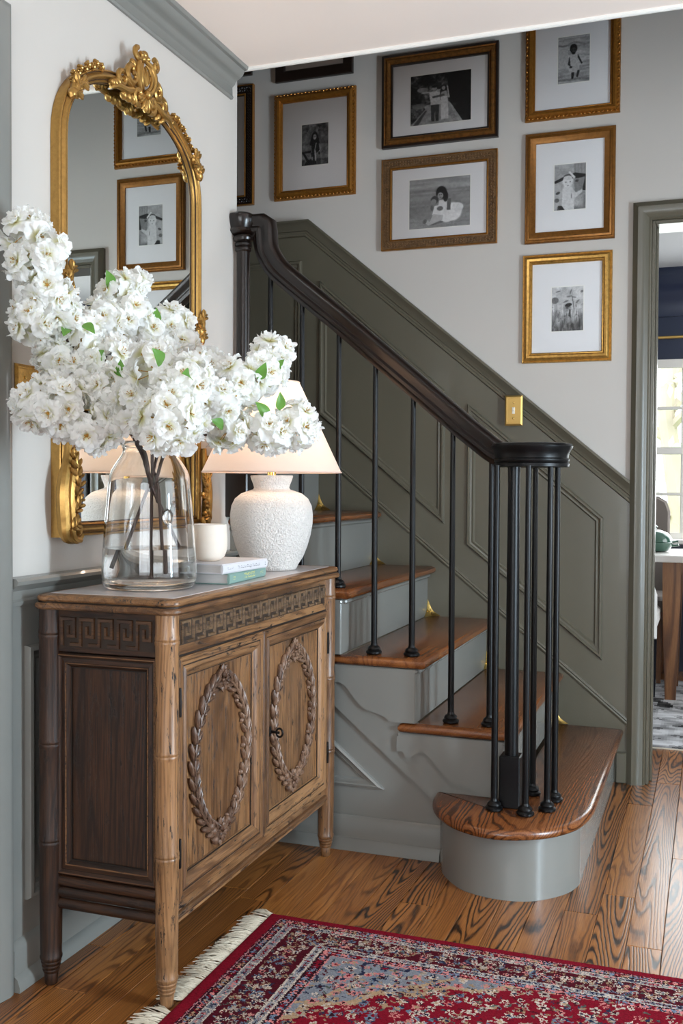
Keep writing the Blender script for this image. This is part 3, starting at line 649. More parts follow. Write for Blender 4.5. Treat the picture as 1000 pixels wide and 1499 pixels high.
# ---- greek key
KEY = ['111110', '100010', '101010', '101010', '101110', '100000', '100111']
def fret(fn, a0, a1, b0, b1, n, h=0.0035):                        # meander cut cell by cell, so that bars meet without overlap
    mb = MB(); W_ = n * 6 - 1; H_ = 7; g = (a1 - a0) / W_; v = (b1 - b0) / H_
    on = lambda i, j: 0 <= i < W_ and 0 <= j < H_ and KEY[j][i % 6] == '1' and not (j == 6 and i >= W_ - 2)
    e = 0.16
    for i in range(W_):
        for j in range(H_):
            if not on(i, j): continue
            l, r, t_, d = (0 if on(i - 1, j) else e), (0 if on(i + 1, j) else e), (0 if on(i, j - 1) else e), (0 if on(i, j + 1) else e)
            x0, x1, y1, y0 = a0 + (i + l) * g, a0 + (i + 1 - r) * g, b1 - (j + t_) * v, b1 - (j + 1 - d) * v
            A0, A1, B1, B0 = a0 + i * g, a0 + (i + 1) * g, b1 - j * v, b1 - (j + 1) * v
            bot = [(A0 if l else x0, B0 if d else y0), (A1 if r else x1, B0 if d else y0), (A1 if r else x1, B1 if t_ else y1), (A0 if l else x0, B1 if t_ else y1)]
            top = [(x0, y0), (x1, y0), (x1, y1), (x0, y1)]
            vs = [fn(*q, 0.0) for q in bot] + [fn(*q, h) for q in top]; fs = [(4, 5, 6, 7)]
            for on_, f in ((d, (0, 1, 5, 4)), (r, (1, 2, 6, 5)), (t_, (2, 3, 7, 6)), (l, (3, 0, 4, 7))):
                if on_: fs.append(f)
            mb.add(vs, fs)
    return mb
# front frieze
XFr = 0.3450
MB().box(0.340, 0.3625, 1.906, 2.816, 0.737, 0.8285, 0.001).build('frieze', M['cab_y'], cb, smooth=0)
MB().box(0.3625, 0.3632, 1.928, 2.798, 0.758, 0.812).build('frieze_ground', M['keyback'], cb, smooth=0)
fret(YZ(0.3630), 1.932, 2.794, 0.760, 0.810, 17, 0.004).build('greek_key', M['keybar'], cb, smooth=0)
# end frieze
MB().box(0.088, 0.336, 1.882, 1.902, 0.737, 0.8285, 0.001).build('frieze', M['side_x'], cb, smooth=0)
MB().box(0.096, 0.328, 1.8812, 1.8822, 0.748, 0.816).build('frieze_ground', M['keyback'], cb, smooth=0)
fret(XZ(1.8815), 0.099, 0.325, 0.750, 0.814, 5, 0.0045).build('greek_key', M['keybar_d'], cb, smooth=0)
# end panel
dp = [(0, 0), (0.0, 0.010), (0.003, 0.013), (0.008, 0.011), (0.011, 0.007), (0.020, 0.009), (0.025, 0.006), (0.030, 0.001), (0.033, -0.004)]
ER = rect(0.086, 0.334, 0.248, 0.734); dp = dp + [(0.033, -0.006), (0, -0.006)]
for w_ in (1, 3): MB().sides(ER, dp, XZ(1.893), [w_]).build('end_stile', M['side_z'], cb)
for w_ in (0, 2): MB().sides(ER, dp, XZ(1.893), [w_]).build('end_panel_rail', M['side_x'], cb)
for d0, hh in ((0.0098, 0.0070), (0.0305, 0.0006)): MB().ring(inset(ER, d0), [(0, hh - .003), (0, hh + .0006), (0.0026, hh + .0006), (0.0026, hh - .003)], XZ(1.893)).build('dark_strip', M['darkbrown'], cb, smooth=0)
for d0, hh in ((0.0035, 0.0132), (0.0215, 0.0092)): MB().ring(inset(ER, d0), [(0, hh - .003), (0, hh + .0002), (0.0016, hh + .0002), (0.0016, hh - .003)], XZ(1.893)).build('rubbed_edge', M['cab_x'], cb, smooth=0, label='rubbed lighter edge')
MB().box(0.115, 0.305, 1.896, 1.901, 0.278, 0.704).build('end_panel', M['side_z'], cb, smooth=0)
for z in (0.232, 0.208, 0.182):
    MB().lathe([(0.012, 0.0), (0.012, 0.250)], (0.087, 1.889, z), 14, lambda x, y, h: (h, x * 0.8, y)).build('end_rail', M['side_x'], cb)
# far end and back are plain boards
MB().box(0.088, 0.336, 2.820, 2.838, 0.190, 0.8285, 0.002).build('far_end_board', M['side_z'], cb, smooth=0)
# front bottom rails
MB().box(0.340, 0.362, 1.908, 2.814, 0.160, 0.207, 0.003).build('bottom_rail', M['cab_y'], cb, smooth=0)
MB().prism([(0, 0), (0.006, 0.002), (0.008, 0.008), (0.006, 0.014), (0, 0.016)], lambda a, b, h: (0.362 + a, h, 0.172 + b), 1.909, 2.813).build('bottom_bead', M['cab_y'], cb)
# ---- doors with oval laurel wreaths
def wreath(cy, cz, hw, hh, x0):
    mb = MB(); N = 15
    def at(t): return Vector((x0 + 0.004, cy + sd * hw * math.cos(t) ** 1.22, cz + hh * math.sin(t)))
    for sd in (-1, 1):
        for i in range(N):
            t = -math.pi / 2 + math.pi * (i + 1.0) / (N + 1.2); p = at(t)
            tg = Vector((0, -sd * hw * math.sin(t), hh * math.cos(t))).normalized(); nr = Vector((0, sd * tg.z, -sd * tg.y))
            for q in (-1, 1):
                an = 0.42 if q > 0 else 0.55
                d = (tg * math.cos(an) + nr * (q * math.sin(an))).normalized(); s = Vector((1, 0, 0)).cross(d); L = 0.0235 if q > 0 else 0.0175; w_ = 0.0074 if q > 0 else 0.0062
                c = p + nr * (q * 0.0085) + d * 0.006 + Vector((0.001, 0, 0))
                mb.blob(c, d * L, s * w_, Vector((0.0085, 0, 0)) + nr * (q * 0.002), 8, 5)
                mb.tube([c - d * L * .8 + Vector((.0075, 0, 0)), c + Vector((.0098, 0, 0)), c + d * L * .9 + Vector((.003, 0, 0))], [0.0012, 0.0016, 0.0008], 5)
            if i % 2 == 1: mb.blob(p - nr * 0.0155 - tg * 0.004, (0.0065, 0, 0), (0, 0.0062, 0), (0, 0, 0.0062), 7, 5)
        mb.tube([at(-math.pi / 2 + math.pi * i / 26) + Vector((.004, 0, 0)) for i in range(1, 25)], 0.0040, 7)
    for s_ in (-1, 1):
        c = Vector((x0 + 0.005, cy + 0.006 * s_, cz + s_ * hh))
        for rr, nn, xx in ((0.026, 9, 0.0), (0.016, 7, 0.006), (0.008, 4, 0.010)):
            for i in range(nn):
                a = 6.283 * i / nn + rr * 40; d = Vector((0, math.cos(a), math.sin(a) * 1.2)); s = Vector((1, 0, 0)).cross(d)
                mb.blob(c + d * rr * 0.62 + Vector((xx, 0, 0)), d * rr * 0.5 + Vector((rr * .12, 0, 0)), s * rr * 0.30, (0.006, 0, 0), 6, 5)
        mb.blob(c + Vector((0.013, 0, 0)), (0.004, 0, 0), (0, 0.005, 0), (0, 0, 0.005), 8, 5)
        if s_ < 0:
            for dy, dz in ((-0.040, 0.012), (-0.052, 0.026), (-0.030, -0.012), (0.034, 0.016)): mb.blob(c + Vector((0.003, dy, dz)), (0.010, 0, 0), (0, 0.0105, 0), (0, 0, 0.0105), 8, 6)
    return mb
def door(y0, y1, cy, hinge_y):
    z0, z1 = 0.209, 0.733
    dr = thing0 = None
    dprof = [(0, -0.005), (0, 0.0165), (0.0025, 0.019), (0.017, 0.019), (0.019, 0.0165), (0.021, 0.0175), (0.027, 0.0205), (0.035, 0.0185), (0.042, 0.012), (0.046, 0.008), (0.047, 0.005), (0.050, 0.004), (0.050, -0.005)]
    R_ = rect(y0, y1, z0, z1)
    dr = MB().box(0.3450, 0.3495, y0 + 0.001, y1 - 0.001, z0 + 0.001, z1 - 0.001).build('door', M['darkbrown'], cb, smooth=0)
    for w_ in (1, 3): MB().sides(R_, dprof, YZ(0.350), [w_]).build('stile', M['cab_z'], dr)
    for w_ in (0, 2): MB().sides(R_, dprof, YZ(0.350), [w_]).build('rail', M['cab_y'], dr)
    for d0, hh in ((0.0182, 0.0172), (0.0460, 0.0068)): MB().ring(inset(R_, d0), [(0, hh - .003), (0, hh + .0004), (0.0024, hh + .0004), (0.0024, hh - .003)], YZ(0.350)).build('dark_strip', M['darkbrown'], dr, smooth=0)
    MB().box(0.3496, 0.3515, y0 + 0.046, y1 - 0.046, z0 + 0.046, z1 - 0.046).build('door_panel', M['cab_z'], dr, smooth=0)
    wreath(cy, 0.4735, 0.136, 0.178, 0.3515).build('wreath', M['carve'], dr, label='dark glazed carved laurel wreath')
    for za in (0.285, 0.608):
        MB().lathe([(0.004, 0), (0.0045, 0.004), (0.0045, 0.058), (0.004, 0.062)], (0.370, hinge_y, za), 8).build('hinge', M['iron'], dr)
    return dr
d1_ = door(1.9175, 2.3535, 2.141, 1.9165)
d2_ = door(2.3565, 2.8085, 2.580, 2.8095)
mb = MB(); mb.blob((0.370, 2.392, 0.471), (0.003, 0, 0), (0, 0.009, 0), (0, 0, 0.014), 10, 6)
mb.tube([(0.369, 2.392, 0.471), (0.396, 2.392, 0.470)], 0.0035, 8)
mb.tube([(0.398 + 0.009 * math.cos(a) - 0.002, 2.392, 0.470 + 0.011 * math.sin(a)) for a in [i * 6.283 / 12 for i in range(13)]], 0.0028, 6)
mb.build('key', M['iron'], d2_)

# ================================================================== MIRROR
mi = thing('wall_mirror', 'arched gilt mirror with carved scroll crest hanging above the sideboard', 'mirror', (0.0, 2.328, 0.975))
cyM = 2.328; hwM = 0.345
def arch(hw, zb, zs, rise, n=26):
    pts = [(cyM - hw, zb), (cyM + hw, zb)]
    for i in range(n + 1):
        a = math.pi * i / n; ca, sa = math.cos(a), math.sin(a); p = 2.0 / 2.25
        pts.append((cyM + hw * abs(ca) ** p * (1 if ca >= 0 else -1), zs + rise * abs(sa) ** p))
    return pts
outer = arch(hwM, 0.978, 1.895, 0.232)
mp_ = [(0, 0.0), (0, 0.022), (0.002, 0.025), (0.005, 0.0255), (0.0065, 0.023), (0.0085, 0.023), (0.0105, 0.027), (0.0145, 0.0315), (0.0185, 0.0315), (0.022, 0.028), (0.0235, 0.0245), (0.0255, 0.0245), (0.028, 0.0265), (0.031, 0.0245), (0.033, 0.018), (0.033, 0.008), (0.015, 0.0)]
MB().ring(outer, mp_, YZ(0.001)).build('frame', M['gold'], mi)
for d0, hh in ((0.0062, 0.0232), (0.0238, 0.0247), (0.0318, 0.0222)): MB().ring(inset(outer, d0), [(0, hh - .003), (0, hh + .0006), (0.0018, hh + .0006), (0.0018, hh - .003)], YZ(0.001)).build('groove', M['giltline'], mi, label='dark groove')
MB().prism(inset(outer, 0.030), YZ(0.001), 0.0105, 0.0135).build('glass', M['mirror'], mi, smooth=0)
MB().prism(inset(outer, 0.031), YZ(0.001), 0.001, 0.0104).build('backing', M['keyback'], mi, smooth=0)
def V3(x, y, z): return Vector((x, y, z))
def spiral(mb, x, c, r0, turns, a0, th0, th1, sgn=1, n=26, xs=0.010):
    pts = []; rr = []
    for i in range(n + 1):
        t = i / n; a = a0 + sgn * turns * 6.283 * t; r = r0 * (1 - 0.85 * t)
        pts.append((x + xs * t, c[0] + r * math.cos(a), c[1] + r * math.sin(a))); rr.append(th0 + (th1 - th0) * t)
    mb.tube(pts, rr, 7)
def acan(mb, x, p0, ang, L, wdt, lift=0.012, lobes=5):
    d = V3(0, math.cos(ang), math.sin(ang)); s = V3(0, -math.sin(ang), math.cos(ang)); p0 = V3(x, *p0)
    mb.tube([p0 + d * (L * t) + V3(lift * math.sin(2.6 * t), 0, 0) for t in [i / 7 for i in range(8)]], [wdt * 0.16 * (1 - 0.55 * i / 7) for i in range(8)], 6)
    for i in range(lobes):
        t = (i + 0.5) / lobes; w = wdt * math.sin(math.pi * (0.18 + 0.72 * t)) * 0.6
        for q in (-1, 1):
            dd = (d * 0.75 + s * (q * 0.65)).normalized(); cc = p0 + d * (L * t) + s * (q * w * 0.55) + V3(lift * math.sin(2.6 * t), 0, 0)
            mb.blob(cc, dd * (w * 0.75 + 0.004), V3(1, 0, 0).cross(dd) * (w * 0.26 + 0.0015), V3(0.006, 0, 0), 6, 4)
    mb.blob(p0 + d * L + V3(lift * 0.5, 0, 0), d * wdt * 0.35, s * wdt * 0.22, V3(0.007, 0, 0), 6, 5)
mb = MB(); X = 0.030
def ctube(pts, r0, r1, x0=X, dx=0.0, n=4):
    q = catmull(pts, n); L = len(q) - 1
    mb.tube([(x0 + dx * math.sin(math.pi * i / L), a, b) for i, (a, b) in enumerate(q)], [r0 + (r1 - r0) * math.sin(math.pi * i / L) for i in range(L + 1)], 9)
c0 = cyM
for sg in (-1, 1):
    ctube([(c0 + sg * .004, 2.190), (c0 + sg * .030, 2.178), (c0 + sg * .040, 2.148), (c0 + sg * .032, 2.118), (c0 + sg * .006, 2.098)], .0045, .0095, X + .006, .010)       # tall oval cartouche
    ctube([(c0 + sg * .006, 2.176), (c0 + sg * .021, 2.164), (c0 + sg * .025, 2.144), (c0 + sg * .019, 2.122), (c0 + sg * .004, 2.110)], .003, .0055, X + .010, .008)
    spiral(mb, X + .014, (c0 + sg * .040, 2.186), 0.018, 1.1, math.radians(90), .0075, .0045, -sg)
    spiral(mb, X + .008, (c0 + sg * .060, 2.126), 0.026, 1.25, math.radians(100 if sg > 0 else 80), .0085, .0045, -sg)
    spiral(mb, X + .004, (c0 + sg * .100, 2.104), 0.021, 1.15, math.radians(100 if sg > 0 else 80), .0075, .004, -sg)
    spiral(mb, X + .008, (c0 + sg * .034, 2.086), 0.022, 1.2, math.radians(250 if sg > 0 else -70), .0085, .005, sg)
    ctube([(c0 + sg * .020, 2.090), (c0 + sg * .055, 2.092), (c0 + sg * .088, 2.080), (c0 + sg * .125, 2.078), (c0 + sg * .150, 2.066)], .004, .009, X + .004, .008)
    ctube([(c0 + sg * .030, 2.110), (c0 + sg * .062, 2.104), (c0 + sg * .090, 2.108), (c0 + sg * .118, 2.100)], .0035, .0075, X, .008)
    for i, (dy, z, r) in enumerate(((.048, 2.160, .012), (.054, 2.148, .011), (.078, 2.128, .010), (.118, 2.090, .010), (.132, 2.082, .010), (.146, 2.078, .008), (.050, 2.072, .012), (.072, 2.068, .011), (.094, 2.066, .010))):
        d = V3(0, sg * math.cos(.9), math.sin(.9)); mb.blob((X + .006, c0 + sg * dy, z), d * r * 1.25, V3(1, 0, 0).cross(d) * r * .8, (.010, 0, 0), 8, 6)
for i in range(5):                                               # ribs of the shell inside the cartouche
    o = (i - 2); mb.blob((X + .012, c0 + o * .0075, 2.146 - abs(o) * .003), (.008, 0, 0), (0, .0036, 0), (0, o * .004, .026 - abs(o) * .004), 8, 6)
for i in range(7):
    a_ = math.radians(-90 + (i - 3) * 24); d = V3(0, math.cos(a_), math.sin(a_)); mb.blob(V3(X + .012, c0, 2.098) + d * .022, d * .022, V3(1, 0, 0).cross(d) * .0068, (.010, 0, 0), 8, 6)
mb.blob((X + .020, c0, 2.098), (.012, 0, 0), (0, .013, 0), (0, 0, .012), 10, 6)
for dy, z, r in ((-.012, 2.197, .009), (.006, 2.203, .011), (.018, 2.196, .008), (-.002, 2.190, .010)): mb.blob((X + .006, c0 + dy, z), (.011, 0, 0), (0, r * 1.2, 0), (0, 0, r), 8, 6)
mb.build('crest', M['gold'], mi)
rr_ = random.Random(3)
def onarch(a):                                                   # a point on the outer rim, angle in degrees from the right
    c, s = math.cos(math.radians(a)), math.sin(math.radians(a)); p = 2.0 / 2.25
    return (cyM + hwM * abs(c) ** p * (1 if c >= 0 else -1), 1.895 + 0.232 * abs(s) ** p)
for a0, a1 in ((62, 33), (118, 147)):                            # sprays of small flowers running down each shoulder
    mb = MB(); n = 9
    for i in range(n):
        y, z = onarch(a0 + (a1 - a0) * i / (n - 1)); out = V3(0, y - cyM, (z - 1.85) * 1.4).normalized(); c = V3(0.024, y, z) + out * (0.010 if i % 2 else 0.003)
        rad = 0.011 - 0.0005 * i
        for q in range(5):
            b = 6.283 * q / 5 + i; d = V3(0.25, math.cos(b), math.sin(b)) ; mb.blob(c + d * rad * 0.6, d.normalized() * rad * 0.55, V3(1, 0, 0).cross(d).normalized() * rad * 0.42, V3(0.006, 0, 0), 6, 4)
        mb.blob(c + V3(.007, 0, 0), (0.004, 0, 0), (0, 0.004, 0), (0, 0, 0.004), 6, 4)
    mb.build('flower_spray', M['gold'], mi)
def rosette(y, z, ang, L):
    mb = MB()
    for k, (o, r) in enumerate(((-0.38, 0.017), (0.0, 0.021), (0.36, 0.015))):
        d = V3(0, math.cos(ang), math.sin(ang)); c = V3(0.034, y, z) + d * (o * L)
        acan(mb, 0.030, (c.y, c.z), ang + (0.5 if k % 2 else -0.5), 0.028, 0.026, 0.012, 3)
        mb.blob(c, d * r, V3(1, 0, 0).cross(d) * r * 0.75, V3(0.012, 0, 0), 8, 6)
    spiral(mb, 0.038, (y, z), 0.014, 1.0, 0, 0.004, 0.0025)
    return mb
for y, z, ang, L in ((2.004, 1.555, 1.57, 0.075), (2.654, 1.545, 1.57, 0.075), (2.034, 2.012, 0.9, 0.05), (2.628, 2.000, 2.1, 0.055)):
    rosette(y, z, ang, L).build('mount', M['gold'], mi)
for sg in (-1, 1):                                               # scrolled brackets on the lower corners
    mb = MB(); yo = cyM + sg * hwM
    S = [(0.0, 1.205), (0.002, 1.165), (0.014, 1.125), (0.022, 1.085), (0.021, 1.045), (0.017, 1.012), (0.016, 0.992), (0.006, 0.976), (-0.018, 0.970)]
    S = catmull([(yo + sg * (a - 0.012), b) for a, b in S], 4)
    mb.tube([(0.040, a, b) for a, b in S], [0.008 + 0.008 * math.sin(math.pi * i / (len(S) - 1)) for i in range(len(S))], 9)
    mb.tube([(0.050, a - sg * 0.016, b) for a, b in S], [0.006 + 0.005 * math.sin(math.pi * i / (len(S) - 1)) for i in range(len(S))], 7)
    spiral(mb, 0.044, (yo - sg * 0.030, 0.992), 0.024, 1.2, math.radians(200 if sg > 0 else -20), 0.010, 0.006, sg)
    for (dy, z, an, L) in ((-0.012, 1.06, 70, 0.075), (-0.006, 1.03, 50, 0.055), (-0.02, 1.10, 95, 0.075), (0.0, 1.00, 30, 0.035)):
        acan(mb, 0.046, (yo + sg * dy, z), math.radians(an if sg < 0 else 180 - an), L, 0.030, 0.014, 4)
    mb.build('corner_scroll', M['gold'], mi)

# ================================================================== SMALL WALL PLATES
def switch_plate(loc_fn, a0, a1, b0, b1, label, root_loc, ngang, matn):
    p = thing('switch_plate', label, 'switch plate', root_loc)
    MB().loops(rect(a0, a1, b0, b1), [(0, 0.0), (0, 0.002), (0.006, 0.0065), (0.009, 0.0065), (0.010, 0.0055)], loc_fn).build('plate', M[matn], p)
    for g in range(ngang):
        ca = a0 + (a1 - a0) * (g + 0.5) / ngang; cb_ = (b0 + b1) / 2
        MB().loops(rect(ca - 0.0055, ca + 0.0055, cb_ - 0.0125, cb_ + 0.0125), [(0, 0.0050), (0, 0.0070), (0.001, 0.0075)], loc_fn).build('toggle_slot', M['plastic'], p)
        MB().loops(rect(ca - 0.0038, ca + 0.0038, cb_ - 0.002, cb_ + 0.009), [(0, 0.007), (0.0005, 0.013), (0.0012, 0.017)], loc_fn).build('toggle', M['plastic'], p)
        for s_ in (-1, 1):
            c = loc_fn(ca, cb_ + s_ * (b1 - b0) * 0.26, 0.0055); e = loc_fn(ca, cb_ + s_ * (b1 - b0) * 0.26, 0.0085); d = Vector(e) - Vector(c)
            mb = MB(); mb.tube([c, Vector(c) + d * 0.8, e], [0.0035, 0.0035, 0.002], 10); mb.build('screw', M['brass'], p)
switch_plate(XZ(Yb - 0.0362), 0.677, 0.744, 1.332, 1.446, 'brass light switch plate on the stair panelling cap', (0.71, Yb - 0.0362, 1.332), 1, 'brassplate')
switch_plate(YZ(0.0005), 1.853, 1.970, 1.243, 1.362, 'brass switch plate on the white wall behind the blossoms', (0.0, 1.912, 1.243), 2, 'goldleaf')

# ================================================================== VASE WITH WATER
VA = (0.208, 2.068); zt = 0.8628
va = thing('glass_vase', 'clear glass bottle vase half filled with water on the sideboard', 'vase', (*VA, zt))
op = [(0.085, 0.0005), (0.098, 0.002), (0.105, 0.009), (0.1085, 0.022), (0.1078, 0.05), (0.1050, 0.10), (0.1015, 0.15), (0.0970, 0.20), (0.0935, 0.237), (0.0908, 0.258), (0.0870, 0.270), (0.0780, 0.285), (0.0685, 0.298), (0.0620, 0.308), (0.0600, 0.318), (0.0630, 0.324), (0.0655, 0.329), (0.0650, 0.334), (0.0620, 0.336)]
inn = [(0.0595, 0.334), (0.0570, 0.318), (0.0590, 0.307), (0.0655, 0.296), (0.0750, 0.283), (0.0838, 0.268), (0.0875, 0.257), (0.0902, 0.237), (0.0936, 0.20), (0.0981, 0.15), (0.1016, 0.10), (0.1044, 0.05), (0.1046, 0.030), (0.1005, 0.017), (0.088, 0.013)]
def closed_lathe(prof, c, n=64):
    mb = MB(); mb.lathe(prof, c, n); return mb
mb = closed_lathe(op + inn, (*VA, zt)); mb.build('bottle', M['glass'], va, smooth=50)
mb = MB(); c = V3(VA[0], VA[1], zt + 0.165); d = V3(math.cos(-0.62), math.sin(-0.62), 0)
mb.blob(c + d * 0.0985, V3(-d.y, d.x, 0) * 0.013, V3(0, 0, 0.019), d * 0.005, 16, 6); mb.build('seal', M['glass'], va)
mb = MB(); mb.lathe([(0.0882, 0.0128), (0.1008, 0.0168), (0.1049, 0.030), (0.1047, 0.05), (0.1027, 0.0855), (0.1022, 0.0925), (0.0, 0.0922)], (*VA, zt), 64); mb.build('water', M['water'], va, smooth=50)

# ================================================================== BLOSSOM BRANCHES
fr = random.Random(11)
def blossom_mesh(seed):
    r = random.Random(seed); mb = MB(); tint = []
    wc, bc = np.array(lin((252, 252, 251))), np.array(lin((232, 230, 176)))
    for layer, (n, L, wd, tilt, z0) in enumerate(((5, 0.037, 0.0205, 0.22, 0.0), (5, 0.032, 0.0185, 0.72, 0.002), (4, 0.023, 0.0140, 1.08, 0.003))):
        ph = r.random() * 6.28
        for p in range(n):
            a = ph + 6.283 * p / n + r.uniform(-.2, .2); tl = tilt + r.uniform(-.30, .30); Lp = L * r.uniform(.85, 1.12); NU, NV = 6, 8
            ca, sa = math.cos(a), math.sin(a); vs = []; fs = []; f1, f2 = r.uniform(0, 6.28), r.uniform(3.0, 4.6); tw = r.uniform(-.3, .3); cup = r.uniform(.003, .008)
            for i in range(NU + 1):
                t = i / NU; w = wd * (0.18 + 0.90 * math.sin(min(1.0, t * 1.02) * math.pi * 0.60) ** 1.1) * (1 if t < .8 else 1 - (t - .8) * 1.3)
                rad = Lp * (math.cos(tl) * t + 0.05); hh = z0 + Lp * (math.sin(tl) * t ** 1.1 - 0.34 * t ** 3)
                for j in range(NV + 1):
                    s = (j / NV - .5) * 2; ruf = 0.0036 * t ** 1.6 * math.sin(f1 + f2 * s * 1.7 + t * 1.5)
                    x, y, z = rad - 0.16 * Lp * s * s * t, s * w, hh + cup * s * s * t + ruf + tw * s * w * t
                    if i == NU: x += -0.0022 * max(0, 1 - 3 * abs(s)) + 0.0008 * math.sin(f1 * 3 + s * 7)
                    vs.append((x * ca - y * sa, x * sa + y * ca, z)); k = min(1, t * 1.9); tint.append(bc * (1 - k) + wc * k)
            for i in range(NU):
                for j in range(NV):
                    b = i * (NV + 1) + j; fs.append((b, b + NV + 1, b + NV + 2, b + 1))
            mb.add(vs, fs)
    me = mb.mesh('blossom', M['petal'], smooth=179, recalc=False)
    at = me.color_attributes.new('tint', 'FLOAT_COLOR', 'POINT'); at.data.foreach_set('color', np.concatenate([np.array(tint), np.ones((len(tint), 1))], 1).astype(np.float32).ravel())
    return me
def heart_mesh(seed):
    r = random.Random(seed); mb = MB(); mb.blob((0, 0, 0.004), (0.0045, 0, 0), (0, 0.0045, 0), (0, 0, 0.003), 6, 4)
    for i in range(7):
        a = 6.283 * i / 7 + r.random(); R_ = r.uniform(.005, .009); e = (R_ * math.cos(a), R_ * math.sin(a), r.uniform(.010, .015)); mb.tube([(0, 0, .003), e], .0005, 4)
        mb.blob(e, (.0013, 0, 0), (0, .0013, 0), (0, 0, .0013), 5, 4)
    return mb.mesh('stamens', M['stamen'], smooth=40)
BM = [blossom_mesh(s) for s in range(7)]; HM = [heart_mesh(s) for s in range(2)]
def leaf_mesh():
    mb = MB(); vs = []; fs = []; N = 8
    for i in range(N + 1):
        t = i / N; w = 0.0125 * math.sin(math.pi * t ** 0.75) ** 0.9
        for j in range(5):
            s = (j - 2) / 2; vs.append((0.046 * t, w * s, 0.006 * math.sin(t * 2.2) + 0.004 * abs(s) * math.sin(math.pi * t) - 0.006 * t * t))
    for i in range(N):
        for j in range(4): b = i * 5 + j; fs.append((b, b + 5, b + 6, b + 1))
    mb.add(vs, fs); return mb.mesh('leaf', M['leaf'], smooth=60, recalc=False)
LM = leaf_mesh()
CL0 = {
'A': [(0.105,1.759,1.613,0.036,7),(0.142,1.772,1.571,0.033,6),(0.103,1.757,1.55,0.033,5),(0.13,1.797,1.496,0.037,7),(0.102,1.785,1.44,0.038,7),(0.145,1.823,1.457,0.029,4)],
'B': [(0.152,1.728,1.258,0.044,10),(0.202,1.742,1.249,0.055,13),(0.246,1.778,1.22,0.047,10),(0.262,1.828,1.289,0.045,9)],
'C': [(0.120,1.830,1.366,0.033,6),(0.152,1.877,1.408,0.050,10),(0.21,1.897,1.354,0.050,10),(0.157,1.855,1.322,0.040,8)],
'D': [(0.115,2.068,1.547,0.041,6),(0.136,2.106,1.564,0.032,5),(0.136,2.084,1.489,0.048,8),(0.125,2.018,1.472,0.040,6)],
'E': [(0.151,2.144,1.456,0.045,7),(0.187,2.211,1.497,0.036,6),(0.209,2.218,1.458,0.033,5),(0.182,2.154,1.421,0.036,5)],
'F': [(0.396,1.771,1.32,0.046,10),(0.459,1.772,1.296,0.042,10),(0.447,1.744,1.228,0.058,16),(0.361,1.778,1.251,0.049,10)],
'G': [(0.397,2.015,1.282,0.054,11),(0.428,2.081,1.326,0.052,10),(0.456,2.144,1.353,0.044,8),(0.456,2.199,1.4,0.038,7),(0.43,2.025,1.223,0.039,7),(0.356,2.055,1.352,0.037,8)],
'H': [(0.547,2.121,1.232,0.043,9),(0.506,2.074,1.215,0.036,6)]}
ST = {
'A': [(0.252,2.128,0.955),(0.235,2.109,1.009),(0.212,2.070,1.099),(0.204,2.040,1.170),(0.200,1.985,1.225),(0.172,1.89,1.317),(0.153,1.855,1.373),(0.140,1.830,1.418),(0.122,1.805,1.469),(0.118,1.782,1.508),(0.112,1.761,1.568),(0.105,1.759,1.606)],
'B': [(0.224,2.080,1.06),(0.216,2.058,1.11),(0.214,2.035,1.175),(0.214,1.97,1.215),(0.232,1.88,1.245),(0.215,1.78,1.25),(0.15,1.73,1.27)],
'C': [(0.205,2.10,0.90),(0.200,2.080,1.02),(0.196,2.062,1.12),(0.190,2.045,1.185),(0.185,1.99,1.26),(0.172,1.91,1.34),(0.150,1.875,1.40)],
'D': [(0.222,2.049,0.889),(0.212,2.069,1.021),(0.209,2.078,1.178),(0.185,2.096,1.338),(0.145,2.10,1.452),(0.130,2.085,1.53),(0.126,2.084,1.556)],
'E': [(0.258,2.045,0.90),(0.227,2.076,1.084),(0.205,2.085,1.150),(0.204,2.095,1.208),(0.197,2.115,1.29),(0.188,2.156,1.408),(0.196,2.214,1.489)],
'F': [(0.155,2.02,0.91),(0.206,2.069,1.099),(0.235,2.055,1.165),(0.30,1.97,1.22),(0.38,1.86,1.26),(0.425,1.79,1.275)],
'G': [(0.214,2.074,1.08),(0.238,2.082,1.17),(0.300,2.06,1.24),(0.39,2.06,1.30),(0.45,2.14,1.35),(0.457,2.19,1.395)],
'H': [(0.19,2.10,0.93),(0.224,2.085,1.10),(0.246,2.078,1.165),(0.34,2.06,1.21),(0.44,2.075,1.225),(0.51,2.10,1.222),(0.545,2.118,1.232)]}
LB = {'A': 'white blossom branch with dark twigs climbing highest up the wall at far left', 'B': 'full white blossom branch hanging low in front of the brass wall plate', 'C': 'white blossom branch with dark twig left of the mirror frame',
      'D': 'white blossom branch standing tallest in front of the mirror glass', 'E': 'cream blossom branch against the right edge of the mirror glass', 'F': 'dense white blossom branch nearest the viewer over the vase neck',
      'G': 'long white blossom branch arching right in front of the lamp shade', 'H': 'short white blossom spray in front of the lamp shade'}
LV = {'A': [(0.121,1.742,1.55),(0.159,1.757,1.578)], 'C': [(0.21,1.824,1.421),(0.23,1.83,1.37),(0.168,1.798,1.412)], 'B': [(0.286,1.817,1.329)], 'F': [(0.446,1.69,1.338),(0.510,1.685,1.302)],
      'E': [(0.19,2.127,1.497)], 'D': [(0.126,2.027,1.566)], 'G': [(0.486,2.074,1.351),(0.500,2.135,1.371),(0.535,2.063,1.285),(0.429,1.972,1.231)], 'H': [(0.50, 2.05, 1.262)]}
CL = dict(CL0); CL['A'] = CL0['A'] + CL0['C']; CL['G'] = CL0['G'] + CL0['H']; LV['A'] = LV['A'] + LV['C']; LV['G'] = LV['G'] + LV['H']
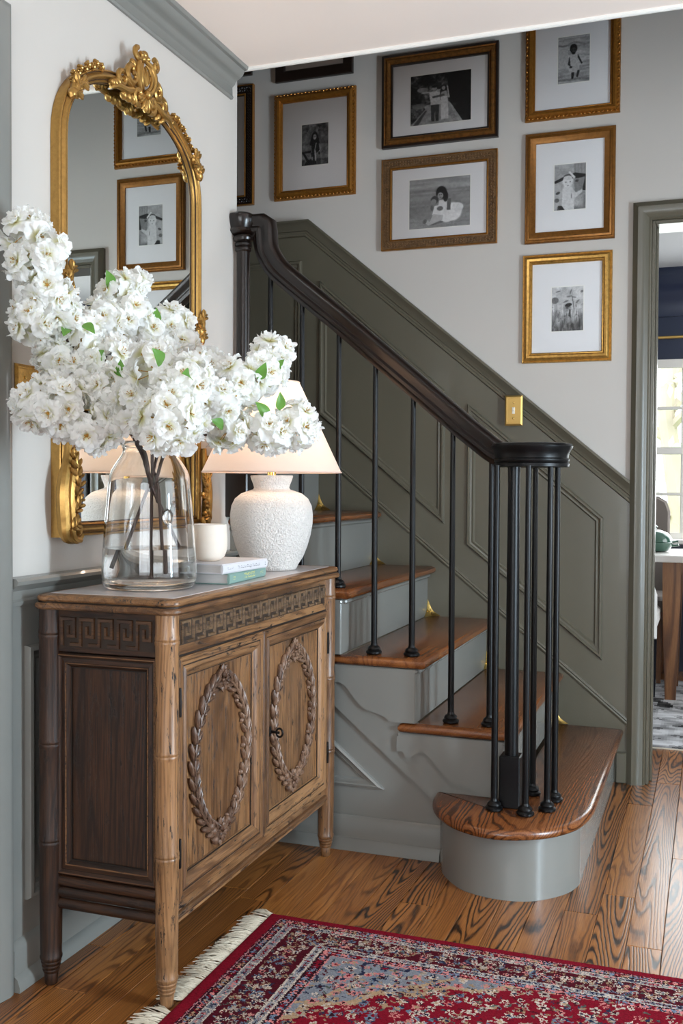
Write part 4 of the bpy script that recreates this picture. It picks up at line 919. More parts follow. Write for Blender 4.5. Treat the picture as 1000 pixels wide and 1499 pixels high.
TWIGS = {'A': [ST['A'], [(0.172, 1.89, 1.317), (0.20, 1.885, 1.35), (0.215, 1.88, 1.372)], [(0.153, 1.855, 1.373), (0.125, 1.815, 1.37), (0.108, 1.80, 1.364)]], 'G': [ST['G'], ST['H'][3:]]}
def rot_to(d, spin):
    q = Vector(d).to_track_quat('Z', 'Y'); return (q.to_matrix() @ Matrix.Rotation(spin, 3, 'Z'))
def put(mesh, name, parent, pos, R3, sc):
    o = bpy.data.objects.new(name, mesh); COL.objects.link(o); o.parent = parent; off = OFF[parent.name]
    mw = R3.to_4x4() @ Matrix.Scale(sc, 4); mw.translation = Vector(pos) - Vector(off); o.matrix_local = mw; OFF[o.name] = off; return o
for kk in 'ABDEFG':
    s0 = ST[kk][0]; br = thing('blossom_branch', LB[kk], 'flowers', tuple(s0), 'blossom branches in the glass vase')
    mb = MB(); sp = []
    for tw_ in TWIGS.get(kk, [ST[kk]]):
        s_ = catmull(tw_, 4); n = len(s_); sp += s_; k0 = 0.0043 if tw_ is ST[kk] else 0.0026
        mb.tube(s_, [(k0 - k0 * .55 * i / n) * (1.15 if i % 4 == 0 else 1) for i in range(n)], 8)
    sp_v = [Vector(p) for p in sp]; cents = []
    for (x, y, z, r, cnt) in CL[kk]:
        c = Vector((x, y, z)); nr = min(sp_v, key=lambda p: (p - c).length)
        if (nr - c).length > 0.01: mb.tube([nr, nr.lerp(c, .5) + Vector((0, 0, .004)), c], [0.0022, 0.0016, 0.0013], 6)
        cents.append((c, r, int(cnt * 1.22)))
    pos = []; pd = MB()
    for c, r, cnt in cents:
        for i in range(cnt):
            best = None
            for _ in range(14):
                d = Vector((fr.gauss(0, 1), fr.gauss(0, 1), fr.gauss(0, 1))).normalized(); d = Vector((d.x * 1.0, d.y, d.z)).normalized()
                p = c + d * r * fr.uniform(.72, 1.02)
                if p.x < 0.036: continue
                md = min([(p - q).length for q, _ in pos] or [1]);
                if best is None or md > best[0]: best = (md, p, d)
            if best:
                pos.append((best[1], best[2])); pd.tube([c, c.lerp(best[1], .6), best[1]], [.0010, .0008, .0012], 4)
    mb.build('stem', M['twig'], br); pd.build('pedicels', M['stamen'], br)['kind'] = 'stuff'
    for p, d in pos:
        d2 = (d + Vector((fr.gauss(0, .22), fr.gauss(0, .22), fr.gauss(0, .22)))).normalized(); R3 = rot_to(d2, fr.random() * 6.28); sc = fr.uniform(.80, 1.02)
        b = put(fr.choice(BM), 'blossom', br, p, R3, sc)
        h = bpy.data.objects.new('stamens', fr.choice(HM)); COL.objects.link(h); h.parent = b; OFF[h.name] = OFF[b.name]
    for lp in LV.get(kk, []):
        c0 = min(cents, key=lambda q: (q[0] - Vector(lp)).length)[0]; d = (Vector(lp) - c0); d = d.normalized() if d.length > 1e-4 else Vector((1, 0, 0))
        d = (d + Vector((fr.uniform(-.4, .4), -0.2, fr.uniform(-.1, .5)))).normalized(); nrm = (Vector((0.6, -0.75, 0.25))); nrm = (nrm - d * nrm.dot(d)).normalized()
        R3 = Matrix((d, nrm.cross(d), nrm)).transposed(); put(LM, 'leaf', br, Vector(lp) - d * .022, R3, fr.uniform(.85, 1.1))

# ================================================================== TABLE LAMP
LA = (0.258, 2.652)
la = thing('table_lamp', 'white textured ceramic table lamp with lit linen cone shade on the sideboard', 'lamp', (*LA, zt))
bp = [(0.066, 0.0), (0.071, 0.004), (0.0735, 0.012), (0.0890, 0.036), (0.1010, 0.066), (0.1100, 0.098), (0.1155, 0.130), (0.1165, 0.155), (0.1130, 0.180), (0.1030, 0.200), (0.0860, 0.214), (0.0640, 0.222), (0.0520, 0.226), (0.0495, 0.231), (0.0520, 0.240), (0.0575, 0.254), (0.0600, 0.262), (0.0590, 0.265), (0.0550, 0.265), (0.0470, 0.240)]
mb = MB(); mb.lathe(bp, (*LA, zt), 72); mb.build('ceramic_base', M['ceramic'], la, smooth=50)
MB().lathe([(0.012, 0.238), (0.0125, 0.262), (0.0125, 0.300), (0.009, 0.303), (0.009, 0.330), (0.016, 0.333), (0.016, 0.368), (0.012, 0.372)], (*LA, zt), 20).build('socket', M['brass'], la)
MB().lathe([(0.008, 0.372), (0.013, 0.380), (0.024, 0.398), (0.029, 0.418), (0.026, 0.438), (0.014, 0.451), (0.002, 0.455)], (*LA, zt), 20).build('bulb', M['bulb'], la)
zb, ztp, rb, rt = 0.274, 0.526, 0.196, 0.077
sh = [(rb, zb), (rt, ztp), (rt - 0.0018, ztp), (rb - 0.0018, zb + 0.0004)]
mb = MB(); n = 72; vs = [(LA[0] + r * math.cos(6.283185 * i / n), LA[1] + r * math.sin(6.283185 * i / n), zt + z) for r, z in ((rb, zb), (rt, ztp)) for i in range(n)]
mb.add(vs, [(i, (i + 1) % n, n + (i + 1) % n, n + i) for i in range(n)]); sd = mb.build('lamp_shade', M['shade'], la, recalc=False)
for r, z in ((rb, zb), (rt, ztp)):
    mb = MB(); mb.tube([(LA[0] + r * math.cos(6.283185 * i / 72), LA[1] + r * math.sin(6.283185 * i / 72), zt + z) for i in range(73)], 0.0019, 6); mb.build('shade_rim', M['shade'], sd)
mb = MB()
for a in (0.4, 2.5, 4.6): mb.tube([(LA[0], LA[1], zt + 0.500), (LA[0] + rt * math.cos(a), LA[1] + rt * math.sin(a), zt + ztp - 0.006)], 0.0013, 6)
for s_ in (-1, 1): mb.tube(catmull([(LA[0], LA[1] + s_ * 0.014, zt + 0.335), (LA[0], LA[1] + s_ * 0.045, zt + 0.40), (LA[0], LA[1] + s_ * 0.032, zt + 0.47), (LA[0], LA[1], zt + 0.500)], 5), 0.0014, 6)
mb.build('harp', M['brass'], la)
MB().lathe([(0.004, 0.498), (0.006, 0.503), (0.009, 0.512), (0.006, 0.520), (0.002, 0.525)], (*LA, zt), 12).build('finial', M['brass'], la)
pl = bpy.data.lights.new('lamp_glow', 'POINT'); pl.energy = 5.2; pl.color = (1.0, 0.78, 0.60); pl.shadow_soft_size = 0.04
po = bpy.data.objects.new('lamp_glow', pl); COL.objects.link(po); po.parent = la; po.location = (0, 0, 0.405)

# ================================================================== BOOKS AND CANDLE
def book(label, c, rz, w, L, th, cover, group, title):
    b = thing('book', label, 'book', c, group); b.rotation_euler = (0, 0, rz); OFF[b.name] = (0, 0, 0)
    MB().box(-w / 2, w / 2, -L / 2, L / 2, 0, 0.0028, 0.0008).build('cover', M[cover], b, smooth=0)
    MB().box(-w / 2, w / 2, -L / 2, L / 2, th - 0.0028, th, 0.0008).build('cover', M[cover], b, smooth=0)
    MB().prism([(w / 2 - 0.002, 0.0), (w / 2 + 0.002, 0.003), (w / 2 + 0.003, th / 2), (w / 2 + 0.002, th - 0.003), (w / 2 - 0.002, th), (w / 2 - 0.0045, th / 2)], lambda a, z, h: (a, h, z), -L / 2, L / 2).build('spine', M[cover], b)
    MB().box(-w / 2 + 0.003, w / 2 - 0.005, -L / 2 + 0.003, L / 2 - 0.003, 0.0028, th - 0.0028).build('page_block', M['paper'], b, smooth=0)
    for txt, size, y, mat in title:
        text_mesh(txt, size, lambda x, q, z, y=y: (w / 2 + 0.0026 + z, y + x, th / 2 + q), M[mat], 'lettering', b)
    return b
book('teal cloth book with gold lettering at the bottom of the pile', (0.255, 2.318, zt + 0.0002), 0.07, 0.165, 0.250, 0.0265, 'bookteal', 'books under the candle', [('TIMELESS', 0.0185, 0.008, 'foil'), ('BY', 0.0125, -0.094, 'foil'), ('STYLE', 0.008, 0.095, 'foil')])
book('pale grey book with small dark spine lettering on top of the pile', (0.268, 2.292, zt + 0.0270), -0.035, 0.158, 0.238, 0.0235, 'bookwhite', 'books under the candle', [('The Interior Design Handbook', 0.0095, 0.015, 'ink'), ('The art of', 0.007, -0.083, 'ink'), ('||', 0.009, 0.106, 'ink')])
cz = zt + 0.0508; CC = (0.262, 2.262)
ca = thing('candle', 'cream candle in a rounded frosted glass tumbler on the books', 'candle', (*CC, cz))
MB().lathe([(0.020, 0.0005), (0.030, 0.004), (0.038, 0.012), (0.0425, 0.024), (0.0445, 0.038), (0.0445, 0.055), (0.0435, 0.078), (0.0425, 0.090), (0.0400, 0.0905), (0.0400, 0.078), (0.0415, 0.055), (0.0410, 0.036), (0.036, 0.018), (0.025, 0.0075)], (*CC, cz), 48).build('tumbler', M['frost'], ca)
MB().lathe([(0.024, 0.0085), (0.036, 0.0200), (0.0405, 0.036), (0.0408, 0.050), (0.0400, 0.060), (0.012, 0.0592), (0.0, 0.059)], (*CC, cz), 40).build('wax', M['wax'], ca)
mb = MB(); mb.tube([(CC[0], CC[1], cz + 0.058), (CC[0] + 0.001, CC[1], cz + 0.066)], 0.0009, 6); mb.build('wick', M['ink'], ca)
# ================================================================== RUG
RX0, RX1, RY0, RY1 = 0.378, 2.16, 1.20, 2.386
rg = thing('rug', 'red oriental rug with floral borders and cream fringe on the oak floor', 'rug', (RX0, RY1, 0.0))
def rug_img():
    r = np.random.RandomState(5); s = 0.0027
    Wn, Hn = int((RX1 - RX0) / s), int((RY1 - RY0) / s)
    X, Y = np.meshgrid((np.arange(Wn) + .5) * s, (np.arange(Hn) + .5) * s)          # X from the fringed end, Y from the far long side
    dx = np.minimum(X, (RX1 - RX0) - X); dy = np.minimum(Y, (RY1 - RY0) - Y)
    du = dx; dv = dy * 1.30; d = np.minimum(du, dv)
    L = lambda c: np.array(lin(c))
    red, dred, wine, ivory, blue, navy, pink, tan, green = L((122, 12, 32)), L((76, 12, 26)), L((46, 14, 26)), L((196, 180, 166)), L((112, 128, 148)), L((40, 44, 66)), L((206, 128, 124)), L((170, 140, 110)), L((92, 100, 92))
    img = np.zeros((Hn, Wn, 3)) + red
    def band(a, b, c): img[(d >= a) & (d < b)] = c
    band(0.034, 0.037, wine); band(0.037, 0.041, pink * .7 + blue * .3); band(0.041, 0.062, wine); band(0.0615, 0.0675, ivory); band(0.066, 0.083, blue * .45 + ivory * .3); band(0.083, 0.0885, ivory)
    band(0.087, 0.175, dred); band(0.1745, 0.181, ivory); band(0.180, 0.196, blue * .6 + ivory * .25); band(0.195, 0.201, ivory); band(0.200, 0.226, wine); band(0.226, 0.229, pink)
    cx, cy = (RX1 - RX0) / 2, (RY1 - RY0) / 2
    fx, fy = (cx - dx) / (cx - .229), (cy - dy) / (cy - .229 / 1.3)
    field = d >= 0.229
    wob = 0.045 * np.sin(np.arctan2(fy, fx) * 24)
    spand = field & ((np.abs(fx) ** 1.6 + np.abs(fy) ** 1.6 + wob) > 1.16); img[spand] = blue * .55 + ivory * .22
    edge = field & (np.abs(np.abs(fx) ** 1.6 + np.abs(fy) ** 1.6 + wob - 1.16) < 0.035); img[edge] = tan
    med = field & ((np.abs(fx * 1.5) ** 2 + np.abs(fy * 1.3) ** 2 + wob * 2) < 0.55); img[med] = navy
    def stamp(px, py, rad, c1, c2, pet):
        R_ = int(rad / s * 1.5) + 1; ix, iy = int(px / s), int(py / s)
        x0, x1, y0, y1 = max(ix - R_, 0), min(ix + R_ + 1, Wn), max(iy - R_, 0), min(iy + R_ + 1, Hn)
        if x0 >= x1 or y0 >= y1: return
        xx, yy = X[y0:y1, x0:x1] - px, Y[y0:y1, x0:x1] - py; rr = np.hypot(xx, yy); th = np.arctan2(yy, xx)
        lim = rad * (0.78 + 0.3 * np.cos(pet * th + px * 500)); sub = img[y0:y1, x0:x1]
        sub[rr < lim] = c1; sub[rr < rad * 0.42] = c2
    def leaf(px, py, ln, ang, c):
        R_ = int(ln / s) + 1; ix, iy = int(px / s), int(py / s)
        x0, x1, y0, y1 = max(ix - R_, 0), min(ix + R_ + 1, Wn), max(iy - R_, 0), min(iy + R_ + 1, Hn)
        if x0 >= x1 or y0 >= y1: return
        xx, yy = X[y0:y1, x0:x1] - px, Y[y0:y1, x0:x1] - py; a, b = xx * math.cos(ang) + yy * math.sin(ang), -xx * math.sin(ang) + yy * math.cos(ang)
        img[y0:y1, x0:x1][(a / ln) ** 2 + (b / (ln * .38)) ** 2 < 1] = c
    th_ = np.arctan2(fy, fx)
    for k_ in range(3):                                           # arabesque lines in the corners and round the medallion
        q_ = np.abs(fx) ** 1.6 + np.abs(fy) ** 1.6 + (.05 + .03 * k_) * np.sin(th_ * (16 + 12 * k_) + k_) - 1.30 - .18 * k_
        img[field & (np.abs(q_) < 0.020)] = [tan, ivory * .7, navy][k_]
    img[field & (np.abs(np.abs(fx * 1.5) ** 2 + np.abs(fy * 1.3) ** 2 + wob * 2 - .60) < .03)] = ivory * .8
    pal = [ivory, pink * .9, blue * .8, tan * .8, green * .7, navy, ivory * .7]
    def dist_at(px, py):
        ix, iy = min(int(px / s), Wn - 1), min(int(py / s), Hn - 1); return d[iy, ix], spand[iy, ix]
    for (a, b, st, rad, prob) in ((0.096, 0.167, 0.020, 0.0080, .95), (0.235, 9, 0.021, 0.0072, .26), (0.235, 9, 0.036, 0.0115, .9)):
        for px in np.arange(0.01, RX1 - RX0, st):
            for py in np.arange(0.008, RY1 - RY0, st * .82):
                qx, qy = px + r.uniform(-.3, .3) * st, py + r.uniform(-.3, .3) * st
                if not (0 < qx < RX1 - RX0 and 0 < qy < RY1 - RY0): continue
                dd, sp_ = dist_at(qx, qy)
                if a <= dd <= b and r.rand() < prob:
                    for _ in range(2 if a > .2 and not sp_ else 3): leaf(qx + r.uniform(-.8, .8) * st, qy + r.uniform(-.8, .8) * st, r.uniform(.004, .009), r.uniform(0, 3.14), pal[r.randint(2, 7)] if r.rand() < .75 else dred)
                    c1 = (pal[r.choice([0, 6, 5, 2, 0, 4])] if st == 0.021 else pal[r.choice([0, 0, 0, 1, 2, 6, 3])]) if not sp_ else pal[r.choice([0, 1, 1, 5, 3])]
                    stamp(qx, qy, rad * r.uniform(.75, 1.2), c1, [red, navy, tan, wine][r.randint(4)], r.choice([4, 5, 6]))
    for (a, b, cs) in ((0.043, 0.060, [pink, red, blue, tan]), (0.067, 0.082, [navy, red, ivory, pink]), (0.181, 0.195, [navy, red, ivory, wine]), (0.203, 0.223, [pink, red, blue])):
        for q in np.arange(0, 2 * (RX1 - RX0 + RY1 - RY0), 0.0105):
            m_ = (a + b) / 2; px_, py_ = None, None
            for side in range(3):
                if side == 0: px_, py_ = q, m_ / 1.3
                elif side == 1: px_, py_ = m_, q
                else: px_, py_ = q, RY1 - RY0 - m_ / 1.3
                if 0 < px_ < RX1 - RX0 and 0 < py_ < RY1 - RY0 and a <= dist_at(px_, py_)[0] <= b:
                    stamp(px_, py_ + r.uniform(-.001, .001), (b - a) * .40, cs[r.randint(len(cs))], cs[r.randint(len(cs))], 4)
    jy, jx = np.indices((Hn, Wn)); keep = r.rand(Hn, Wn) < .62; im0 = img.copy(); jy = np.clip(jy + r.randint(-1, 2, (Hn, Wn)), 0, Hn - 1); jx = np.clip(jx + r.randint(-1, 2, (Hn, Wn)), 0, Wn - 1); img = img[jy, jx]; img[keep] = im0[keep]
    img *= (1 + r.normal(0, .12, (Hn, Wn, 1))); img = np.clip(img, 0.004, 1)
    return img
ri = rug_img(); hz = np.random.RandomState(2)
def rug_fn(U, V):
    n = hz.uniform(-0.0006, 0.0006, U.shape); e = np.minimum(np.minimum(U, 1 - U) * 240, np.minimum(V, 1 - V) * 160).clip(0, 1)
    return (RX0 + U * (RX1 - RX0), RY1 - V * (RY1 - RY0), 0.0022 + 0.0058 * e ** .5 + n * e)
pile = grid_mesh('pile', ri, rug_fn, M['rug'], rg)
MB().box(RX0 + .001, RX1 - .001, RY0 + .001, RY1 - .001, 0.0002, 0.0021).build('backing', M['fringe'], rg, smooth=0)
mb = MB(); fr2 = random.Random(4); y = RY0 + 0.01
while y < RY1 + 0.002:                                           # tassels: a knot that opens into a few cords
    L = fr2.uniform(.050, .072); ang = fr2.uniform(-.28, .28) + (0.30 if y > RY1 - .03 else 0)
    if abs(y - 1.887) < 0.024: y += 0.007; continue
    for c in range(5):
        a2 = ang + fr2.uniform(-.24, .24); l2 = L * fr2.uniform(.75, 1.05); p = []
        for k in range(5):
            t = k / 4; p.append((RX0 + 0.003 - l2 * t * math.cos(a2), y + l2 * t * math.sin(a2) + fr2.uniform(-.0016, .0016), 0.0032 + 0.0038 * math.sin(math.pi * min(1, t * 1.1)) * fr2.uniform(.4, 1.2) + (0 if t < 1 else -.001)))
        mb.tube(p, [.0018, .0015, .0014, .0013, .0008], 4)
    y += fr2.uniform(.0062, .0095)
f_ = mb.build('fringe', M['fringe'], rg); f_['kind'] = 'stuff'

# ================================================================== PICTURE FRAMES
class Paint:
    def __init__(s, w, h, bg=0.6, seed=0):
        w, h = w * 2, h * 2; s.w, s.h = w, h; s.r = np.random.RandomState(seed); s.a = np.full((h, w), float(bg)); s.X, s.Y = np.meshgrid((np.arange(w) + .5) / w, (np.arange(h) + .5) / h)
    def noise(s, fx, fy, amp, mask=None):
        g = s.r.uniform(-1, 1, (fy + 2, fx + 2)); x = s.X * fx; y = s.Y * fy; i, j = x.astype(int), y.astype(int); u, v = x - i, y - j; u = u * u * (3 - 2 * u); v = v * v * (3 - 2 * v)
        n = (g[j, i] * (1 - u) + g[j, i + 1] * u) * (1 - v) + (g[j + 1, i] * (1 - u) + g[j + 1, i + 1] * u) * v
        s.a = s.a + amp * n * (1 if mask is None else mask); return s
    def ell(s, x, y, rx, ry, val, rot=0):
        c, q = math.cos(rot), math.sin(rot); dx, dy = s.X - x, s.Y - y; asp = s.h / s.w; dy = dy * asp
        a, b = dx * c + dy * q, -dx * q + dy * c; m_ = np.clip((1 - np.sqrt((a / rx) ** 2 + (b / (ry * asp)) ** 2)) * 6, 0, 1); s.a = s.a * (1 - m_) + val * m_; return s
    def poly(s, pts, val):
        ins = np.zeros(s.a.shape, bool); n = len(pts)
        for i in range(n):
            (x1, y1), (x2, y2) = pts[i], pts[(i + 1) % n]
            if y1 == y2: continue
            ins ^= ((y1 > s.Y) != (y2 > s.Y)) & (s.X < (x2 - x1) * (s.Y - y1) / (y2 - y1) + x1)
        s.a[ins] = val; return s
    def out(s):
        for _ in range(3):
            q = np.pad(s.a, 1, 'edge'); s.a = (q[1:-1, 1:-1] * 4 + q[:-2, 1:-1] + q[2:, 1:-1] + q[1:-1, :-2] + q[1:-1, 2:]) / 8
        s.a = s.a + s.r.normal(0, .025, s.a.shape); s.a = .5 + (s.a - .5) * 1.12
        v = np.clip(s.a, .02, .98); v = np.where(v <= .04045, v / 12.92, ((v + .055) / 1.055) ** 2.4)
        return np.stack([v, v * .99, v * .985], -1)
def ph_couple():
    p = Paint(88, 78, .2, 1); p.noise(7, 6, .14).noise(20, 18, .12).noise(40, 36, .10); p.poly([(.6, 0), (1, 0), (1, 1), (.85, 1), (.66, .6)], .10); p.noise(30, 28, .07)
    p.ell(.2, .3, .10, .05, .5).ell(.25, .36, .08, .02, .62).ell(.15, .62, .14, .06, .42).ell(.3, .66, .07, .06, .6)
    p.poly([(.0, 1), (.34, .58), (.64, .58), (.86, 1)], .55).poly([(.04, 1), (.25, .72), (.28, .72), (.13, 1)], .30).poly([(.80, 1), (.64, .62), (.67, .62), (.87, 1)], .62).poly([(.87, 1), (.67, .62), (.69, .62), (.92, 1)], .12)
    p.noise(12, 20, .06)
    p.poly([(.34, .62), (.48, .62), (.47, .95), (.42, .95), (.41, .7), (.40, .95), (.35, .95)], .22).poly([(.31, .36), (.49, .33), (.50, .62), (.34, .62)], .74).ell(.40, .29, .044, .056, .58).ell(.40, .255, .046, .030, .14)
    p.poly([(.50, .48), (.62, .46), (.635, .92), (.51, .93)], .76).poly([(.51, .38), (.60, .36), (.62, .47), (.50, .48)], .62).ell(.56, .29, .042, .06, .12).ell(.55, .305, .032, .044, .60).ell(.47, .325, .034, .046, .60).ell(.475, .295, .038, .026, .14)
    p.poly([(.60, .26), (.62, .27), (.655, .50), (.63, .52)], .7).poly([(.36, .45), (.56, .42), (.57, .46), (.37, .49)], .32); p.noise(44, 39, .05); return p.out()
def ph_sisters():
    p = Paint(88, 74, .60, 2); p.noise(2, 10, .05).noise(4, 30, .04)
    p.a += .06 * np.exp(-((p.Y - .16) / .03) ** 2) - .08 * np.exp(-((p.Y - .25) / .03) ** 2) - .05 * (p.Y > .3)
    p.ell(.72, .70, .16, .20, .86).ell(.80, .62, .10, .10, .82).ell(.62, .78, .14, .14, .85).poly([(.50, .45), (.64, .46), (.66, .75), (.45, .72)], .82)
    p.ell(.53, .30, .095, .14, .10).ell(.60, .38, .045, .12, .12).ell(.515, .36, .052, .072, .60).ell(.50, .345, .012, .012, .25).ell(.53, .343, .012, .012, .25).ell(.52, .395, .02, .01, .35).poly([(.63, .43), (.69, .43), (.68, .66), (.62, .66)], .40)
    p.ell(.42, .44, .068, .088, .26).ell(.405, .475, .05, .06, .55).poly([(.42, .56), (.58, .54), (.56, .80), (.38, .74)], .84).ell(.51, .62, .055, .05, .42).ell(.38, .60, .03, .06, .42)
    p.poly([(.40, .72), (.56, .76), (.55, .85), (.32, .95), (.24, .86), (.30, .84), (.34, .88)], .72).ell(.26, .86, .035, .055, .42, .5).poly([(.34, .94), (.52, .87), (.58, .89), (.4, .95)], .42)
    p.noise(30, 26, .03); return p.out()
def ph_walk():
    p = Paint(54, 80, .62, 3); p.noise(2, 14, .05).noise(3, 36, .10); p.poly([(.0, .22), (.32, .22), (.30, .66), (.0, .7)], .66)
    p.a -= .16 * np.exp(-((p.Y - .17 - .03 * np.sin(p.X * 9)) / .02) ** 2) + .14 * np.exp(-((p.Y - .92 - .03 * p.X) / .025) ** 2)
    p.poly([(.36, .40), (.60, .38), (.68, .70), (.62, .78), (.36, .78), (.32, .66)], .68).ell(.49, .27, .125, .11, .09).ell(.50, .31, .085, .075, .26).ell(.46, .305, .02, .012, .08).ell(.53, .30, .02, .012, .08).ell(.49, .37, .06, .03, .14)
    p.poly([(.36, .43), (.31, .60), (.40, .66), (.38, .50)], .2).poly([(.63, .40), (.78, .60), (.74, .62), (.62, .47)], .2).ell(.41, .665, .05, .022, .14)
    p.poly([(.43, .78), (.52, .78), (.49, .92), (.43, .92)], .12).poly([(.62, .74), (.69, .76), (.63, .90), (.58, .88)], .12); p.noise(24, 38, .05); return p.out()
def ph_baby():
    p = Paint(54, 80, .62, 4); p.noise(3, 16, .05); p.poly([(.62, 0), (1, 0), (1, .26), (.62, .22)], .56); p.a -= .05 * (np.sin(p.X * 60) > .4) * (p.X > .6) * (p.Y < .24)
    p.poly([(0, .36), (.30, .27), (.66, .2), (1, .25), (1, .6), (.9, .6), (.9, .34), (.62, .32), (.3, .34), (0, .42)], .14).poly([(.62, .34), (.98, .30), (.90, .56), (.66, .64)], .48).ell(.72, .38, .06, .03, .25)
    p.poly([(0, .40), (.2, .42), (.26, .62), (.16, .9), (.0, .98)], .66).ell(.12, .62, .08, .03, .30, -.4).ell(.08, .78, .09, .05, .40).poly([(.12, .9), (.34, .9), (.34, 1), (.1, 1)], .18)
    p.poly([(.66, .76), (.96, .60), (1, .7), (1, .98), (.62, 1)], .52); p.noise(8, 8, .16, (p.X > .62) & (p.Y > .68))
    p.ell(.43, .62, .20, .19, .76).poly([(.26, .66), (.62, .64), (.64, 1.0), (.34, 1.0), (.24, .9)], .77).poly([(.60, .56), (.70, .64), (.88, .58), (.88, .64), (.68, .74), (.6, .7)], .74).ell(.55, .70, .02, .06, .5)
    p.ell(.43, .38, .18, .145, .79).ell(.45, .265, .16, .05, .30).ell(.43, .30, .15, .05, .74).poly([(.44, .17), (.50, .16), (.68, .30), (.62, .33)], .80).ell(.37, .395, .028, .014, .42).ell(.505, .39, .028, .014, .42).ell(.435, .47, .035, .012, .50); p.noise(24, 38, .035); return p.out()
def ph_field():
    p = Paint(54, 80, .72, 5); p.a -= .40 * np.clip((p.Y - .45) * 1.9, 0, 1); p.noise(5, 8, .10).noise(20, 7, .10, p.Y > .4).noise(40, 9, .12, p.Y > .5)
    for x, y, rx, ry, ro in ((.2, .1, .09, .016, -.3), (.1, .30, .13, .08, 0), (.56, .22, .10, .018, -.2), (.6, .12, .02, .07, .3), (.82, .34, .09, .02, -.8), (.45, .33, .10, .018, -.4), (.95, .12, .05, .03, -.6), (.7, .24, .08, .015, .2)): p.ell(x, y, rx, ry, .42, ro)
    p.poly([(.64, .22), (.66, .22), (.72, .52), (.70, .52)], .3).ell(.52, .46, .10, .09, .52).ell(.53, .415, .12, .045, .10, -.25).ell(.49, .48, .05, .015, .2).poly([(.56, .52), (.60, .52), (.60, .70), (.53, .66)], .12).ell(.47, .60, .05, .05, .62).ell(.34, .70, .08, .06, .56)
    for i in range(40):
        x = p.r.rand(); h = p.r.uniform(.1, .3); y = p.r.uniform(.6, .95); p.poly([(x, y), (x + .012, y), (x + p.r.uniform(-.06, .06), y - h)], p.r.choice([.2, .3, .55, .62]))
    p.noise(26, 40, .05); return p.out()
def ph_girl():
    p = Paint(54, 80, .36, 6); p.noise(5, 6, .10).noise(12, 10, .10); p.a += .10 * (p.Y > .5) - .12 * (p.Y > .85); p.noise(14, 18, .14, p.Y < .22)
    p.poly([(.0, .66), (.34, .64), (.34, .70), (.0, .70)], .10).poly([(.02, .68), (.10, .68), (.30, .92), (.22, .94)], .08).ell(.25, .76, .06, .06, .42).poly([(.14, .92), (.5, .8), (.56, .98), (.1, 1.0)], .10)
    p.ell(.49, .33, .13, .15, .06).poly([(.36, .32), (.62, .32), (.68, .48), (.30, .52)], .07).ell(.49, .32, .072, .075, .58).ell(.47, .31, .014, .01, .2).ell(.52, .31, .014, .01, .2).ell(.495, .35, .025, .01, .8)
    p.poly([(.36, .46), (.62, .44), (.68, .64), (.60, .70), (.38, .72)], .10).poly([(.53, .46), (.57, .46), (.50, .66), (.47, .66)], .66).poly([(.47, .64), (.53, .64), (.56, .90), (.50, .90)], .66).poly([(.36, .70), (.48, .68), (.50, .92), (.38, .90)], .10).ell(.66, .72, .035, .045, .12).ell(.40, .84, .04, .05, .5)
    p.noise(24, 36, .06); return p.out()
PR = {'gold': [(0, 0), (0, 0.010), (0.003, 0.015), (0.006, 0.013), (0.010, 0.019), (0.018, 0.024), (0.026, 0.022), (0.031, 0.015), (0.034, 0.016), (0.037, 0.012), (0.037, 0.004), (0.02, 0.0)],
      'step': [(0, 0), (0, 0.012), (0.003, 0.016), (0.009, 0.016), (0.011, 0.020), (0.018, 0.022), (0.020, 0.018), (0.028, 0.016), (0.036, 0.012), (0.040, 0.011), (0.040, 0.004), (0.02, 0.0)],
      'scoop': [(0, 0), (0, 0.014), (0.004, 0.019), (0.010, 0.020), (0.014, 0.017), (0.020, 0.022), (0.027, 0.021), (0.032, 0.014), (0.038, 0.014), (0.042, 0.010), (0.042, 0.004), (0.02, 0.0)],
      'flat': [(0, 0), (0, 0.014), (0.004, 0.018), (0.034, 0.014), (0.038, 0.016), (0.042, 0.012), (0.042, 0.004), (0.02, 0.0)]}
G9 = 'framed family photographs on the stairwell wall'
